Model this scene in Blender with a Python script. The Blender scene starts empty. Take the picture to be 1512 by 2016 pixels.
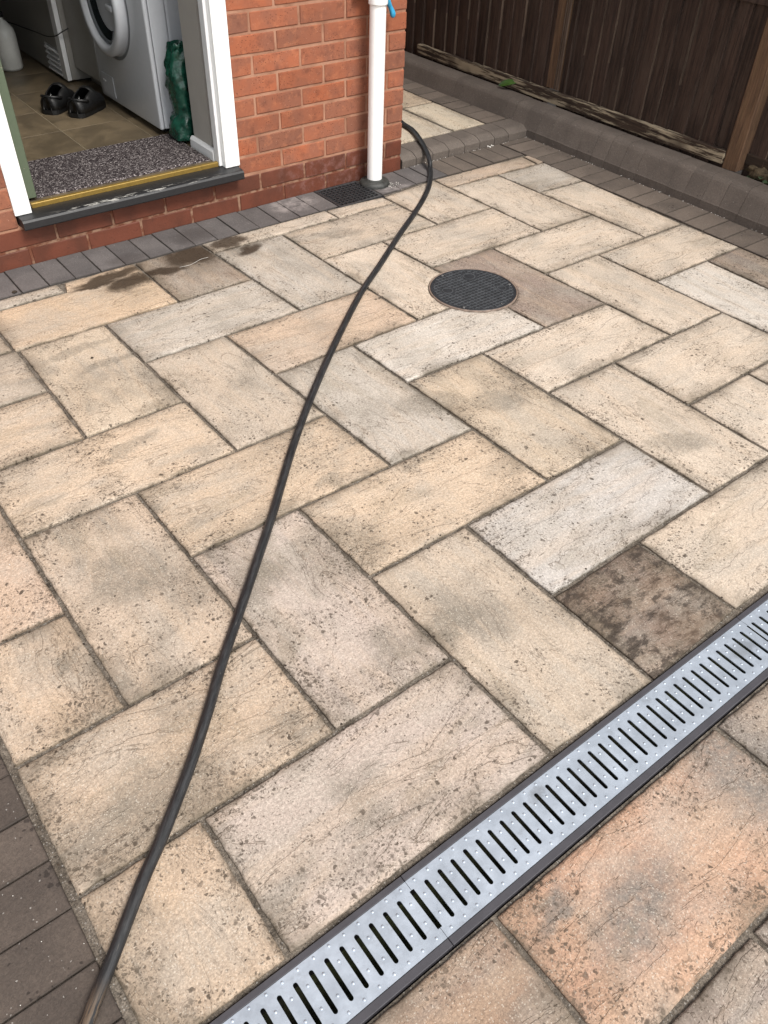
import bpy, bmesh, math, random
from mathutils import Vector, Matrix, noise as mnoise
R = random.Random(7)
sc = bpy.context.scene
COL = sc.collection

# ------------------------------------------------------------------ camera, sky, sun, exposure
cam_d = bpy.data.cameras.new('camera')
cam = bpy.data.objects.new('camera', cam_d); COL.objects.link(cam)
rot = Matrix(((0.7935792, 0.3975981, -0.4605950), (-0.6077766, 0.5540191, -0.5689205), (0.0289767, 0.7314223, 0.6813088)))
cam.matrix_world = Matrix.Translation((-2.52345, -3.09631, 1.44962)) @ rot.to_4x4()
cam_d.sensor_fit = 'VERTICAL'; cam_d.sensor_height = 36; cam_d.sensor_width = 27
cam_d.lens = 36 * 1592.83 / 2016
cam_d.clip_start = 0.02; cam_d.clip_end = 500
sc.camera = cam
world = bpy.data.worlds.new('World'); sc.world = world; world.use_nodes = True
wn = world.node_tree; wn.nodes.clear()
sky = wn.nodes.new('ShaderNodeTexSky'); sky.sky_type = 'NISHITA'; sky.sun_disc = False
SUN_EL, SUN_AZ = math.radians(54), math.radians(176)
sky.sun_elevation = SUN_EL; sky.sun_rotation = SUN_AZ
hs = wn.nodes.new('ShaderNodeHueSaturation'); hs.inputs['Saturation'].default_value = 0.12
bg = wn.nodes.new('ShaderNodeBackground'); bg.inputs['Strength'].default_value = 0.125
wo = wn.nodes.new('ShaderNodeOutputWorld')
wn.links.new(sky.outputs[0], hs.inputs['Color']); wn.links.new(hs.outputs[0], bg.inputs['Color']); wn.links.new(bg.outputs[0], wo.inputs['Surface'])
sun_d = bpy.data.lights.new('sun', 'SUN'); sun_d.energy = 1.75; sun_d.angle = math.radians(20); sun_d.color = (1.0, 0.955, 0.89)
sun = bpy.data.objects.new('sun', sun_d); COL.objects.link(sun)
sdir = Vector((math.sin(SUN_AZ) * math.cos(SUN_EL), math.cos(SUN_AZ) * math.cos(SUN_EL), math.sin(SUN_EL)))
sun.rotation_euler = sdir.to_track_quat('Z', 'Y').to_euler(); sun.location = (0, 0, 6)
sc.view_settings.view_transform = 'Standard'; sc.view_settings.look = 'None'
sc.view_settings.exposure = 1.17; sc.view_settings.gamma = 1
sc.view_settings.use_curve_mapping = False
sc.cycles.max_bounces = 6; sc.cycles.diffuse_bounces = 4; sc.cycles.glossy_bounces = 2; sc.cycles.transmission_bounces = 2

# ------------------------------------------------------------------ helpers
def lin(r, g, b, k=1.0):
    f = lambda c: ((c / 255 + .055) / 1.055) ** 2.4 if c > 10 else c / 255 / 12.92
    return (f(r) * k, f(g) * k, f(b) * k, 1.0)

class NT:
    """small node-building helper"""
    def __init__(s, name):
        s.m = bpy.data.materials.new(name); s.m.use_nodes = True; s.cache = {}
        s.t = s.m.node_tree; s.b = s.t.nodes['Principled BSDF']
        s.geo = s.t.nodes.new('ShaderNodeNewGeometry'); s.oi = s.t.nodes.new('ShaderNodeObjectInfo')
    def n(s, k): return s.t.nodes.new(k)
    def put(s, sock, v):
        if v is None: return
        if isinstance(v, bpy.types.NodeSocket): s.t.links.new(v, sock)
        else:
            if hasattr(sock.default_value, '__len__') and not hasattr(v, '__len__'): v = (v,) * len(sock.default_value)
            if hasattr(sock.default_value, '__len__') and len(sock.default_value) == 3: v = tuple(v)[:3]
            sock.default_value = v
    def math(s, op, a, b=0.0, c=0.0, clamp=False):
        x = s.n('ShaderNodeMath'); x.operation = op; x.use_clamp = clamp
        for i, v in enumerate((a, b, c)): s.put(x.inputs[i], v)
        return x.outputs[0]
    def vec(s, op, a, b=(0, 0, 0)):
        x = s.n('ShaderNodeVectorMath'); x.operation = op; s.put(x.inputs[0], a); s.put(x.inputs[1], b)
        return x.outputs[0]
    def mix(s, f, a, b, mode='MIX'):
        x = s.n('ShaderNodeMix'); x.data_type = 'RGBA'; x.blend_type = mode; x.clamp_factor = True
        s.put(x.inputs[0], f); s.put(x.inputs[6], a); s.put(x.inputs[7], b); return x.outputs[2]
    def ss(s, v, lo, hi, a=0.0, b=1.0):
        x = s.n('ShaderNodeMapRange'); x.interpolation_type = 'SMOOTHSTEP'
        for i, q in enumerate((v, lo, hi, a, b)): s.put(x.inputs[i], q)
        return x.outputs[0]
    def noise(s, v, scale, detail=3, rough=.55, dist=0.0, col=False):
        x = s.n('ShaderNodeTexNoise'); s.put(x.inputs['Vector'], v); s.put(x.inputs['Scale'], scale)
        x.inputs['Detail'].default_value = detail; x.inputs['Roughness'].default_value = rough; x.inputs['Distortion'].default_value = dist
        return x.outputs['Color' if col else 'Fac']
    def vor(s, v, scale, rnd=1.0, feat='F1', out='Distance'):
        key = (str(v), id(v) if not isinstance(v, bpy.types.NodeSocket) else v.as_pointer(), scale)
        if key in s.cache: return s.cache[key].outputs[out]
        x = s.n('ShaderNodeTexVoronoi'); x.feature = feat; s.put(x.inputs['Vector'], v); s.put(x.inputs['Scale'], scale)
        x.inputs['Randomness'].default_value = rnd; s.cache[key] = x; return x.outputs[out]
    def attr(s, name, typ='OBJECT', out='Fac'):
        x = s.n('ShaderNodeAttribute'); x.attribute_type = typ; x.attribute_name = name; return x.outputs[out]
    def pos(s, off=True, scale=(1, 1, 1), rotz=None):
        v = s.geo.outputs['Position']
        if off:
            o = s.vec('MULTIPLY', s.comb(s.oi.outputs['Random'], s.math('FRACT', s.math('MULTIPLY', s.oi.outputs['Random'], 17.3)), 0.3), (37, 53, 11))
            v = s.vec('ADD', v, o)
        if scale != (1, 1, 1): v = s.vec('MULTIPLY', v, scale)
        return v
    def comb(s, x, y, z):
        c = s.n('ShaderNodeCombineXYZ'); s.put(c.inputs[0], x); s.put(c.inputs[1], y); s.put(c.inputs[2], z); return c.outputs[0]
    def sep(s, v):
        c = s.n('ShaderNodeSeparateXYZ'); s.put(c.inputs[0], v); return c.outputs
    def bump(s, h, dist, strength=1.0, prev=None):
        x = s.n('ShaderNodeBump'); s.put(x.inputs['Height'], h); x.inputs['Distance'].default_value = dist; x.inputs['Strength'].default_value = strength
        if prev is not None: s.put(x.inputs['Normal'], prev)
        return x.outputs[0]
    def out(s, col=None, rough=None, metal=None, nrm=None, spec=None, **kw):
        for k, v in (('Base Color', col), ('Roughness', rough), ('Metallic', metal), ('Normal', nrm), ('Specular IOR Level', spec)): s.put(s.b.inputs[k], v)
        for k, v in kw.items(): s.put(s.b.inputs[k.replace('_', ' ')], v)
        return s.m
    def blobs(s, items, nscale=22, namp=.05):
        """union of soft world-space ellipses (x, y, rx, ry, rot) with ragged rims -> 0..1"""
        p = s.geo.outputs['Position']
        p = s.vec('ADD', p, s.vec('MULTIPLY', s.vec('SUBTRACT', s.noise(p, nscale, 4, .6, 0, True), (.5, .5, .5)), (namp, namp, 0)))
        best = None
        for (x, y, rx, ry, rt) in items:
            q = s.sep(s.vec('SUBTRACT', p, (x, y, 0)))
            c, si = math.cos(rt), math.sin(rt)
            u = s.math('ADD', s.math('MULTIPLY', q[0], c / rx), s.math('MULTIPLY', q[1], si / rx))
            v = s.math('ADD', s.math('MULTIPLY', q[0], -si / ry), s.math('MULTIPLY', q[1], c / ry))
            d = s.math('SUBTRACT', 1.0, s.math('SQRT', s.math('ADD', s.math('MULTIPLY', u, u), s.math('MULTIPLY', v, v))))
            best = d if best is None else s.math('MAXIMUM', best, d)
        return best

def tag(o, label=None, cat=None, group=None, kind=None):
    if label: o['label'] = label
    if cat: o['category'] = cat
    if group: o['group'] = group
    if kind: o['kind'] = kind
    return o
def empty(name, loc=(0, 0, 0)):
    o = bpy.data.objects.new(name, None); COL.objects.link(o); o.location = loc; o.empty_display_size = .1
    return o
def link(name, me, mat=None, parent=None, smooth=False):
    o = bpy.data.objects.new(name, me); COL.objects.link(o)
    if mat and not me.materials: me.materials.append(mat)
    if smooth: me.polygons.foreach_set('use_smooth', [True] * len(me.polygons))
    if parent:
        o.parent = parent; o.matrix_parent_inverse = Matrix.Translation(-parent.location)
    return o
def bm_obj(name, bm, mat=None, parent=None, smooth=False, recalc=True):
    if recalc: bmesh.ops.recalc_face_normals(bm, faces=bm.faces)
    me = bpy.data.meshes.new(name); bm.to_mesh(me); bm.free()
    return link(name, me, mat, parent, smooth)
def box(bm, x0, x1, y0, y1, z0, z1, bev=0.0, seg=1, jit=0.0):
    m = Matrix.Translation(((x0 + x1) / 2, (y0 + y1) / 2, (z0 + z1) / 2)) @ Matrix.Diagonal((x1 - x0, y1 - y0, z1 - z0, 1))
    r = bmesh.ops.create_cube(bm, size=1, matrix=m)
    vs = r['verts']
    if bev:
        es = list({e for v in vs for e in v.link_edges})
        q = bmesh.ops.bevel(bm, geom=es, offset=bev, segments=seg, affect='EDGES', profile=.5)
        vs = list({v for f in q['faces'] for v in f.verts} | {v for v in vs if v.is_valid})
    if jit:
        for v in vs: v.co += Vector((R.uniform(-jit, jit), R.uniform(-jit, jit), R.uniform(-jit, jit)))
    return vs
def box_obj(name, a, mat, parent=None, bev=0.0, seg=1, jit=0.0):
    bm = bmesh.new(); box(bm, *a, bev=bev, seg=seg, jit=jit); return bm_obj(name, bm, mat, parent)
def lathe(bm, prof, mtx=Matrix.Identity(4), n=32, close=False):
    """prof: (radius, height) pairs about local z"""
    rings = []
    for r, h in prof:
        if r < 1e-6: rings.append([bm.verts.new(mtx @ Vector((0, 0, h)))])
        else: rings.append([bm.verts.new(mtx @ Vector((r * math.cos(2 * math.pi * i / n), r * math.sin(2 * math.pi * i / n), h))) for i in range(n)])
    pairs = list(zip(rings, rings[1:]))
    if close: pairs.append((rings[-1], rings[0]))
    for a, b in pairs:
        for i in range(n):
            j = (i + 1) % n
            q = [a[i % len(a)], a[j % len(a)], b[j % len(b)], b[i % len(b)]]
            u = []
            for v in q:
                if v not in u: u.append(v)
            if len(u) > 2: bm.faces.new(u)
def catmull(P, per=8):
    P = [Vector(p) for p in P]; out = []
    Q = [2 * P[0] - P[1]] + P + [2 * P[-1] - P[-2]]
    for i in range(1, len(Q) - 2):
        a, b, c, d = Q[i - 1:i + 3]
        for k in range(per):
            t = k / per
            out.append(.5 * ((2 * b) + (c - a) * t + (2 * a - 5 * b + 4 * c - d) * t * t + (3 * b - a - 3 * c + d) * t ** 3))
    out.append(P[-1]); return out
def tube(bm, pts, rad, n=12, up=Vector((0, 0, 1))):
    rings = []
    for i, p in enumerate(pts):
        d = (pts[min(i + 1, len(pts) - 1)] - pts[max(i - 1, 0)]).normalized()
        u = up if abs(d.dot(up)) < .95 else Vector((1, 0, 0))
        s = d.cross(u).normalized(); t = s.cross(d)
        r = rad(i / (len(pts) - 1)) if callable(rad) else rad
        rings.append([bm.verts.new(p + (s * math.cos(a) + t * math.sin(a)) * r) for a in [2 * math.pi * k / n for k in range(n)]])
    for a, b in zip(rings, rings[1:]):
        for k in range(n): bm.faces.new((a[k], a[(k + 1) % n], b[(k + 1) % n], b[k]))
    bm.faces.new(rings[0]); bm.faces.new(rings[-1][::-1])
def extrude_profile(bm, prof, a, b, axis):
    """prof: closed list of 2D points; axis 'x' -> (y,z) profile swept in x, axis 'y' -> (x,z) profile swept in y"""
    f = (lambda p, t: (t, p[0], p[1])) if axis == 'x' else (lambda p, t: (p[0], t, p[1]))
    A = [bm.verts.new(f(p, a)) for p in prof]; B = [bm.verts.new(f(p, b)) for p in prof]
    n = len(prof)
    for i in range(n): bm.faces.new((A[i], A[(i + 1) % n], B[(i + 1) % n], B[i]))
    bm.faces.new(A[::-1]); bm.faces.new(B)
    return A + B

# ------------------------------------------------------------------ materials
def m_slab():
    s = NT('weathered_concrete_slab')
    P = s.pos(); G = s.geo.outputs['Position']; tint = s.oi.outputs['Color']
    edge = s.attr('edge', 'GEOMETRY'); spots = s.attr('spots'); grey = s.attr('grey')
    rnd = s.oi.outputs['Random']
    dirv = s.attr('turn')                                     # 1 = riven grain runs along y
    q = s.sep(P)
    gr = s.comb(s.mix(dirv, q[0], q[1]), s.mix(dirv, q[1], q[0]), 0.0)
    big = s.noise(P, 3.6, 5, .62, .4)
    col = s.mix(s.ss(big, .40, .66, 0, .62), tint, lin(186, 176, 163, .68))
    col = s.mix(s.math('MULTIPLY', s.ss(s.noise(s.vec('ADD', P, (8, 3, 1)), 4.5, 5, .62), .44, .66), s.math('MULTIPLY', grey, .9)), col, lin(140, 131, 118, .62))
    col = s.mix(s.ss(s.noise(s.vec('MULTIPLY', gr, (1.3, 7, 1)), 2.2, 5, .62, .6), .42, .64, 0, .45), col, s.mix(.5, tint, lin(216, 188, 158, .68)))
    stains = s.blobs([(-2.18, -1.70, .13, .10, .3), (-1.13, -1.58, .13, .07, -.4), (-1.585, -1.698, .045, .03, 0), (-1.36, -1.75, .06, .05, .5), (-.66, -2.147, .13, .05, -.5), (-.95, -1.69, .11, .07, -.6),
                      (-1.72, -1.93, .15, .13, 0), (-2.39, -1.86, .05, .025, .6), (-2.36, -2.27, .15, .10, .1), (-1.66, -2.27, .12, .05, 0), (-1.89, -.68, .13, .03, .1), (-1.82, -.80, .14, .025, .1), (-1.97, -1.25, .12, .03, .3), (-.66, -.43, .12, .05, -.3)], 20, .09)
    col = s.mix(s.math('MULTIPLY', s.ss(stains, -.1, .45), s.ss(s.noise(P, 60, 4, .7), .2, .7, .25, .6)), col, lin(136, 128, 115, .62))
    greyp = s.blobs([(-1.80, -2.945, .12, .06, .2), (-1.41, -2.90, .11, .17, .2), (-1.92, -2.86, .05, .02, .4)], 24, .07)
    col = s.mix(s.math('MULTIPLY', s.ss(greyp, -.45, .6), s.ss(s.noise(P, 45, 4, .7), .25, .7, .5, .95)), col, lin(146, 138, 130, .6))
    # riven ledges: narrow bands of one noise level
    ledge = s.noise(s.vec('MULTIPLY', gr, (1.0, 2.6, 1)), 5.0, 5, .6, .9)
    band = s.math('ABSOLUTE', s.math('SUBTRACT', ledge, .53))
    vein = s.math('MULTIPLY', s.ss(band, .0, .012, 1, 0), s.ss(s.noise(P, 6, 2), .46, .60))
    wr = s.noise(s.vec('MULTIPLY', gr, (1.0, 4.5, 1)), 11, 4, .6, 1.2)
    wrk = s.math('MULTIPLY', s.ss(s.math('ABSOLUTE', s.math('SUBTRACT', wr, .5)), .0, .022, 1, 0), s.ss(s.noise(s.vec('ADD', P, (2, 7, 3)), 4.2, 4, .6), .50, .66))
    vein = s.math('MAXIMUM', vein, s.math('MULTIPLY', wrk, .55))
    col = s.mix(s.math('MULTIPLY', vein, .52), col, lin(104, 86, 66, .6))
    isl = s.noise(s.vec('ADD', s.vec('MULTIPLY', gr, (.8, 2.0, 1)), (9, 4, 2)), 4.2, 5, .55, .5)
    col = s.mix(s.math('MULTIPLY', s.math('MULTIPLY', s.ss(isl, .60, .63), s.ss(s.noise(P, 40, 3, .6), .2, .75, .4, 1)), .26), col, lin(142, 130, 108, .62))
    # sand grain and quartz sparkle
    g1 = s.vor(G, 430, out='Color'); gv = s.sep(g1)[0]
    col = s.mix(1.0, col, s.comb(s.math('MULTIPLY_ADD', gv, .34, .84), s.math('MULTIPLY_ADD', gv, .34, .84), s.math('MULTIPLY_ADD', gv, .34, .84)), 'MULTIPLY')
    g2 = s.noise(G, 160, 3, .7)
    col = s.mix(1.0, col, s.comb(*[s.ss(g2, .25, .75, .80, 1.18)] * 3), 'MULTIPLY')
    sp = s.sep(s.vor(s.vec('ADD', G, (3, 5, 1)), 480, out='Color'))[1]
    col = s.mix(s.ss(sp, .90, .99, 0, .42), col, (.60, .55, .47, 1))
    # lichen: clusters of dark brown dots, thicker at the rims
    Pd = s.vec('ADD', P, s.vec('MULTIPLY', s.vec('SUBTRACT', s.noise(P, 70, 3, .6, 0, True), (.5, .5, .5)), (.018, .018, 0)))
    clus = s.noise(P, 4.2, 4, .65)
    rim = s.ss(edge, .0, .075, 1, 0)
    dens = s.math('ADD', s.math('MULTIPLY', s.ss(clus, .44, .70), spots), s.math('MULTIPLY', s.math('MULTIPLY', rim, s.ss(s.noise(P, 7, 3), .40, .62)), s.math('MULTIPLY_ADD', spots, .60, .38)))
    def dots(scale, k, r0):
        v = s.vor(Pd, scale); c = s.sep(s.vor(Pd, scale, out='Color'))
        on = s.ss(s.math('SUBTRACT', s.math('MULTIPLY', dens, k), c[0]), .0, .04)
        rr = s.math('MULTIPLY_ADD', c[1], r0 * .8, r0 * .55)
        return s.math('MULTIPLY', on, s.ss(s.math('SUBTRACT', rr, v), -.03, .13))
    d = s.math('MAXIMUM', s.math('MAXIMUM', dots(66, .62, .32), dots(120, .95, .36)), s.math('MULTIPLY', dots(260, .95, .44), .8))
    col = s.mix(s.math('MULTIPLY', d, s.ss(s.noise(P, 30, 2), .2, .7, .40, .88)), col, lin(82, 70, 58, .56))
    halo = s.math('MULTIPLY', s.ss(s.math('ADD', edge, s.math('MULTIPLY', s.noise(P, 22, 4, .7), .05)), .02, .085, .5, 0), s.ss(s.noise(s.vec('ADD', P, (5, 5, 5)), 4.5, 4, .6), .46, .62))
    col = s.mix(halo, col, lin(118, 106, 90, .6))
    film = s.math('MULTIPLY', s.ss(s.math('ADD', clus, s.math('MULTIPLY', spots, .1)), .55, .85, 0, .45), s.ss(spots, .2, 1.0))
    col = s.mix(film, col, lin(112, 99, 82, .58))
    cr = s.ss(s.noise(s.vec('MULTIPLY', gr, (1, 1.6, 1)), 17, 6, .72, .3), .46, .60)
    col = s.mix(s.math('MULTIPLY', cr, s.ss(spots, 1.3, 2.0, 0, .8)), col, lin(58, 48, 40, .5))
    col = s.mix(s.math('MULTIPLY', s.ss(s.noise(s.vec('ADD', P, (7, 1, 4)), 7, 5, .65), .50, .66), s.ss(spots, 1.3, 2.0, 0, .3)), col, lin(146, 118, 96, .55))
    # sooty rim dirt
    rd = s.math('MULTIPLY', s.ss(s.math('ADD', edge, s.math('MULTIPLY', s.noise(G, 34, 4, .7), .024)), .006, .024, .8, 0), s.ss(s.noise(G, 12, 3), .38, .62, .1, 1))
    col = s.mix(rd, col, lin(98, 88, 72, .6))
    # water spilled by the doorstep
    wet = s.blobs([(-1.60, -.262, .15, .035, .1), (-1.55, -.345, .10, .05, .2), (-1.27, -.27, .115, .088, -.1), (-1.40, -.325, .085, .035, -.2), (-1.085, -.255, .085, .045, .1), (-1.05, -.355, .065, .032, .3), (-1.66, -.30, .10, .02, .0)], 14, .09)
    wm = s.ss(wet, -.3, .4, 0, .9); wet2 = s.ss(wet, .12, .3)
    damp = s.ss(s.blobs([(-1.50, -.33, .20, .11, .1), (-1.27, -.34, .16, .16, .0), (-1.06, -.32, .13, .09, 0)], 12, .10), .0, .9, 0, .42)
    col = s.mix(damp, col, lin(98, 88, 74, .55))
    col = s.mix(wm, col, lin(66, 52, 38, .6))
    rough = s.mix(wet2, s.ss(g2, .2, .8, .72, .92), .6)
    h = s.math('ADD', s.math('MULTIPLY', ledge, 1.0), s.math('MULTIPLY', s.noise(P, 26, 5, .65), .45))
    n1 = s.bump(s.math('ADD', h, s.math('MULTIPLY', s.ss(ledge, .515, .53), .25)), .0060, .75)
    n2 = s.bump(s.math('ADD', s.math('MULTIPLY', s.math('SUBTRACT', gv, .5), .5), s.math('MULTIPLY', g2, 1.0)), .0011, .55, n1)
    return s.out(col, rough, 0, n2, .35)

def m_grain(name, a, b, spot=None, gscale=420, gamp=.3, spk=.0, rough=(.7, .9), bumpd=.0009, rim=None, rndk=.12, big=5, extra=None):
    """cast concrete / mortar: a<->b by patches, fine grain, optional dark spots, pale grit, dirty rims"""
    s = NT(name); P = s.pos(); G = s.geo.outputs['Position']
    col = s.mix(s.ss(s.noise(P, big, 4, .6), .35, .68), a, b)
    gv = s.sep(s.vor(G, gscale, out='Color'))[0]; g2 = s.noise(G, gscale * .3, 3, .7)
    k = s.math('MULTIPLY', s.math('MULTIPLY_ADD', gv, gamp, 1 - gamp / 2), s.math('MULTIPLY_ADD', s.oi.outputs['Random'], rndk, 1 - rndk / 2))
    k = s.math('MULTIPLY', k, s.ss(g2, .25, .75, .86, 1.14))
    col = s.mix(1.0, col, s.comb(k, k, k), 'MULTIPLY')
    if spot:
        Pd = s.vec('ADD', P, s.vec('MULTIPLY', s.vec('SUBTRACT', s.noise(P, 80, 3, .6, 0, True), (.5, .5, .5)), (.012, .012, .012)))
        v = s.vor(Pd, 95); c = s.sep(s.vor(Pd, 95, out='Color'))[0]
        r = s.math('MULTIPLY', s.math('SUBTRACT', s.math('MULTIPLY', s.ss(s.noise(P, 7, 3), .42, .72), spot[1]), c), .8)
        col = s.mix(s.ss(s.math('SUBTRACT', r, v), .0, .12, 0, .7), col, spot[0])
    if spk: col = s.mix(s.ss(s.sep(s.vor(s.vec('ADD', G, (1, 2, 3)), 420, out='Color'))[1], 1 - spk, 1 - spk * .4, 0, .45), col, (.42, .40, .37, 1))
    if rim:
        e = s.attr('edge', 'GEOMETRY')
        col = s.mix(s.ss(s.math('ADD', e, s.math('MULTIPLY', s.noise(G, 60, 3), .008)), .003, .010, .6, 0), col, rim)
    if extra: col = extra(s, col)
    n = s.bump(s.math('ADD', s.math('MULTIPLY', gv, .4), s.math('ADD', g2, s.math('MULTIPLY', s.noise(P, 22, 3), 1.0))), bumpd, .6)
    return s.out(col, s.ss(g2, .2, .8, *rough), 0, n, .35)

def m_brick():
    s = NT('clay_brick'); P = s.pos(); G = s.geo.outputs['Position']
    paint = s.attr('painted'); rnd = s.oi.outputs['Random']; r2 = s.math('FRACT', s.math('MULTIPLY', rnd, 7.77))
    a = s.mix(rnd, lin(190, 110, 76, .64), lin(156, 102, 80, .64))
    a = s.mix(s.ss(s.noise(P, 9, 3), .35, .7, 0, .65), a, lin(150, 102, 84, .62))
    a = s.mix(s.ss(s.noise(P, 22, 5, .7), .50, .70, 0, .5), a, lin(120, 74, 60, .58))
    a = s.mix(s.ss(s.noise(s.vec('ADD', P, (3, 3, 3)), 30, 4, .65), .5, .75, 0, .45), a, lin(208, 134, 96, .68))
    k = s.math('MULTIPLY_ADD', r2, .22, .89); a = s.mix(1.0, a, s.comb(k, k, k), 'MULTIPLY')
    # drag-faced pits: short dark dashes, clustered
    D = s.vec('ADD', s.vec('MULTIPLY', P, (1, 1, 2.0)), s.vec('MULTIPLY', s.vec('SUBTRACT', s.noise(P, 90, 2, .5, 0, True), (.5, .5, .5)), (.012, .012, .012)))
    v = s.vor(D, 115); c = s.sep(s.vor(D, 115, out='Color'))[0]
    pit = s.math('MULTIPLY', s.ss(v, .16, .34, 1, 0), s.ss(c, .62, .70)); pit = s.math('MULTIPLY', pit, s.ss(s.noise(P, 13, 2), .42, .58))
    a = s.mix(s.math('MULTIPLY', pit, .85), a, lin(70, 36, 26, .6))
    a = s.mix(s.ss(s.sep(s.vor(G, 420, out='Color'))[2], .990, .999, 0, .35), a, lin(225, 180, 155, .7))
    p = s.mix(s.ss(s.noise(P, 8, 4), .35, .7), lin(134, 76, 57, .56), lin(112, 66, 50, .54))
    wear = s.math('MULTIPLY', s.ss(s.noise(s.vec('ADD', G, (4, 0, 2)), 26, 5, .7), .45, .66), s.ss(s.blobs([(-.42, 0, .35, .3, 0)], 5, .1), 0, .7))
    p = s.mix(s.math('MULTIPLY', wear, .6), p, lin(158, 116, 108, .6))
    p = s.mix(s.ss(s.noise(G, 55, 3, .6), .62, .70, 0, .35), p, lin(84, 46, 38, .6))
    col = s.mix(paint, a, p)
    n = s.bump(s.math('SUBTRACT', s.math('ADD', s.math('MULTIPLY', s.noise(P, 60, 5, .7), .8), s.math('MULTIPLY', s.noise(P, 14, 3), .6)), s.math('MULTIPLY', pit, .8)), .0016, .7)
    return s.out(col, s.mix(paint, .88, .58), 0, n, .3)

def m_mortar():
    s = NT('pointing_mortar'); P = s.geo.outputs['Position']; z = s.sep(P)[2]
    a = s.mix(s.ss(s.noise(P, 11, 4), .35, .7), lin(196, 148, 122, .66), lin(168, 122, 98, .62))
    red = s.mix(s.ss(s.noise(P, 30, 4), .4, .62), lin(136, 86, 66, .58), lin(176, 140, 116, .6))
    a = s.mix(s.ss(s.math('ADD', z, s.math('MULTIPLY', s.noise(P, 15, 2), .03)), .135, .155), red, a)
    n = s.bump(s.noise(P, 180, 4, .7), .0015, .8)
    return s.out(a, .92, 0, n, .2)

def m_paint(name, base, chip=None, amt=.5, rough=.45, sc_=(60, 60, 9), bump=.0006, dirt=None):
    s = NT(name); P = s.geo.outputs['Position']; col = base if isinstance(base, tuple) else lin(*base)
    n = s.bump(s.noise(P, 45, 3), bump, .5)
    if dirt: col = s.mix(s.ss(s.noise(P, 7, 4), .42, .75, 0, .5), col, dirt)
    if chip:
        nn = s.noise(s.vec('MULTIPLY', P, sc_), 1.0, 4, .6); lo = s.noise(P, 4, 2)
        f = s.ss(s.math('ADD', nn, s.math('MULTIPLY', lo, .3)), .9 - amt * .25, .93 - amt * .25)
        if len(chip) > 1: f = s.math('MULTIPLY', f, chip[1](s, P))
        col = s.mix(f, col, chip[0]); n = s.bump(f, -.0008, .8, n)
    return s.out(col, rough, 0, n, .5)

def m_plain(name, col, rough=.5, metal=0, nscale=40, amt=.12, bumpd=.0004, spec=.5, stretch=(1, 1, 1)):
    s = NT(name); P = s.vec('MULTIPLY', s.geo.outputs['Position'], stretch)
    f = s.ss(s.noise(P, nscale, 4, .6), .3, .7, 1 - amt, 1 + amt)
    c = s.mix(1.0, col, s.comb(f, f, f), 'MULTIPLY')
    return s.out(c, rough, metal, s.bump(s.noise(P, nscale * 2, 3), bumpd, .6), spec)

def m_galv():
    s = NT('galvanised_steel'); G = s.geo.outputs['Position']
    v = s.sep(s.vor(s.vec('ADD', G, s.vec('MULTIPLY', s.noise(G, 60, 3, .6, 0, True), (.01, .01, .01))), 85, out='Color'))[0]
    f = s.math('ADD', s.math('MULTIPLY', v, .09), s.ss(s.noise(G, 14, 4, .6), .3, .7, .84, 1.03))
    c = s.mix(1.0, lin(200, 210, 222, .70), s.comb(f, f, f), 'MULTIPLY')
    c = s.mix(s.ss(s.noise(G, 26, 5, .7), .56, .74, 0, .35), c, lin(150, 153, 158, .6))
    c = s.mix(s.ss(s.blobs([(-1.79, -2.69, .03, .018, .2), (-1.16, -2.72, .05, .03, 0)], 60, .03), .1, .6, 0, .35), c, lin(130, 130, 130, .6))
    c = s.mix(s.ss(s.noise(G, 240, 2), .72, .78, 0, .5), c, lin(110, 104, 96, .6))
    return s.out(c, s.ss(s.noise(G, 30, 3), .3, .7, .38, .55), .6, s.bump(s.noise(G, 70, 3), .0006, .5), .5)

def m_wood(name, a, b, axis='z', rot_rough=.85, pale=None, palek=.3):
    s = NT(name); P = s.pos()
    sc3 = {'z': (14, 14, 1.0), 'y': (14, 1.0, 14)}[axis]
    g = s.noise(s.vec('MULTIPLY', P, sc3), 6, 5, .65, .4); f = s.noise(s.vec('MULTIPLY', P, sc3), 26, 3, .7)
    c = s.mix(s.ss(g, .3, .7), a, b)
    k = s.math('MULTIPLY', s.ss(f, .25, .75, .84, 1.14), s.math('MULTIPLY_ADD', s.oi.outputs['Random'], .6, .72))
    c = s.mix(1.0, c, s.comb(k, k, k), 'MULTIPLY')
    if pale:
        m = s.math('MULTIPLY', s.ss(s.noise(s.vec('MULTIPLY', P, tuple(.35 * q for q in sc3)), 9, 6, .7), .46, .56), s.ss(s.noise(P, 3, 3), .38, .56))
        c = s.mix(s.math('MULTIPLY', m, palek), c, pale)
    return s.out(c, rot_rough, 0, s.bump(s.math('ADD', g, s.math('MULTIPLY', f, .6)), .003, .7), .25)

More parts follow.
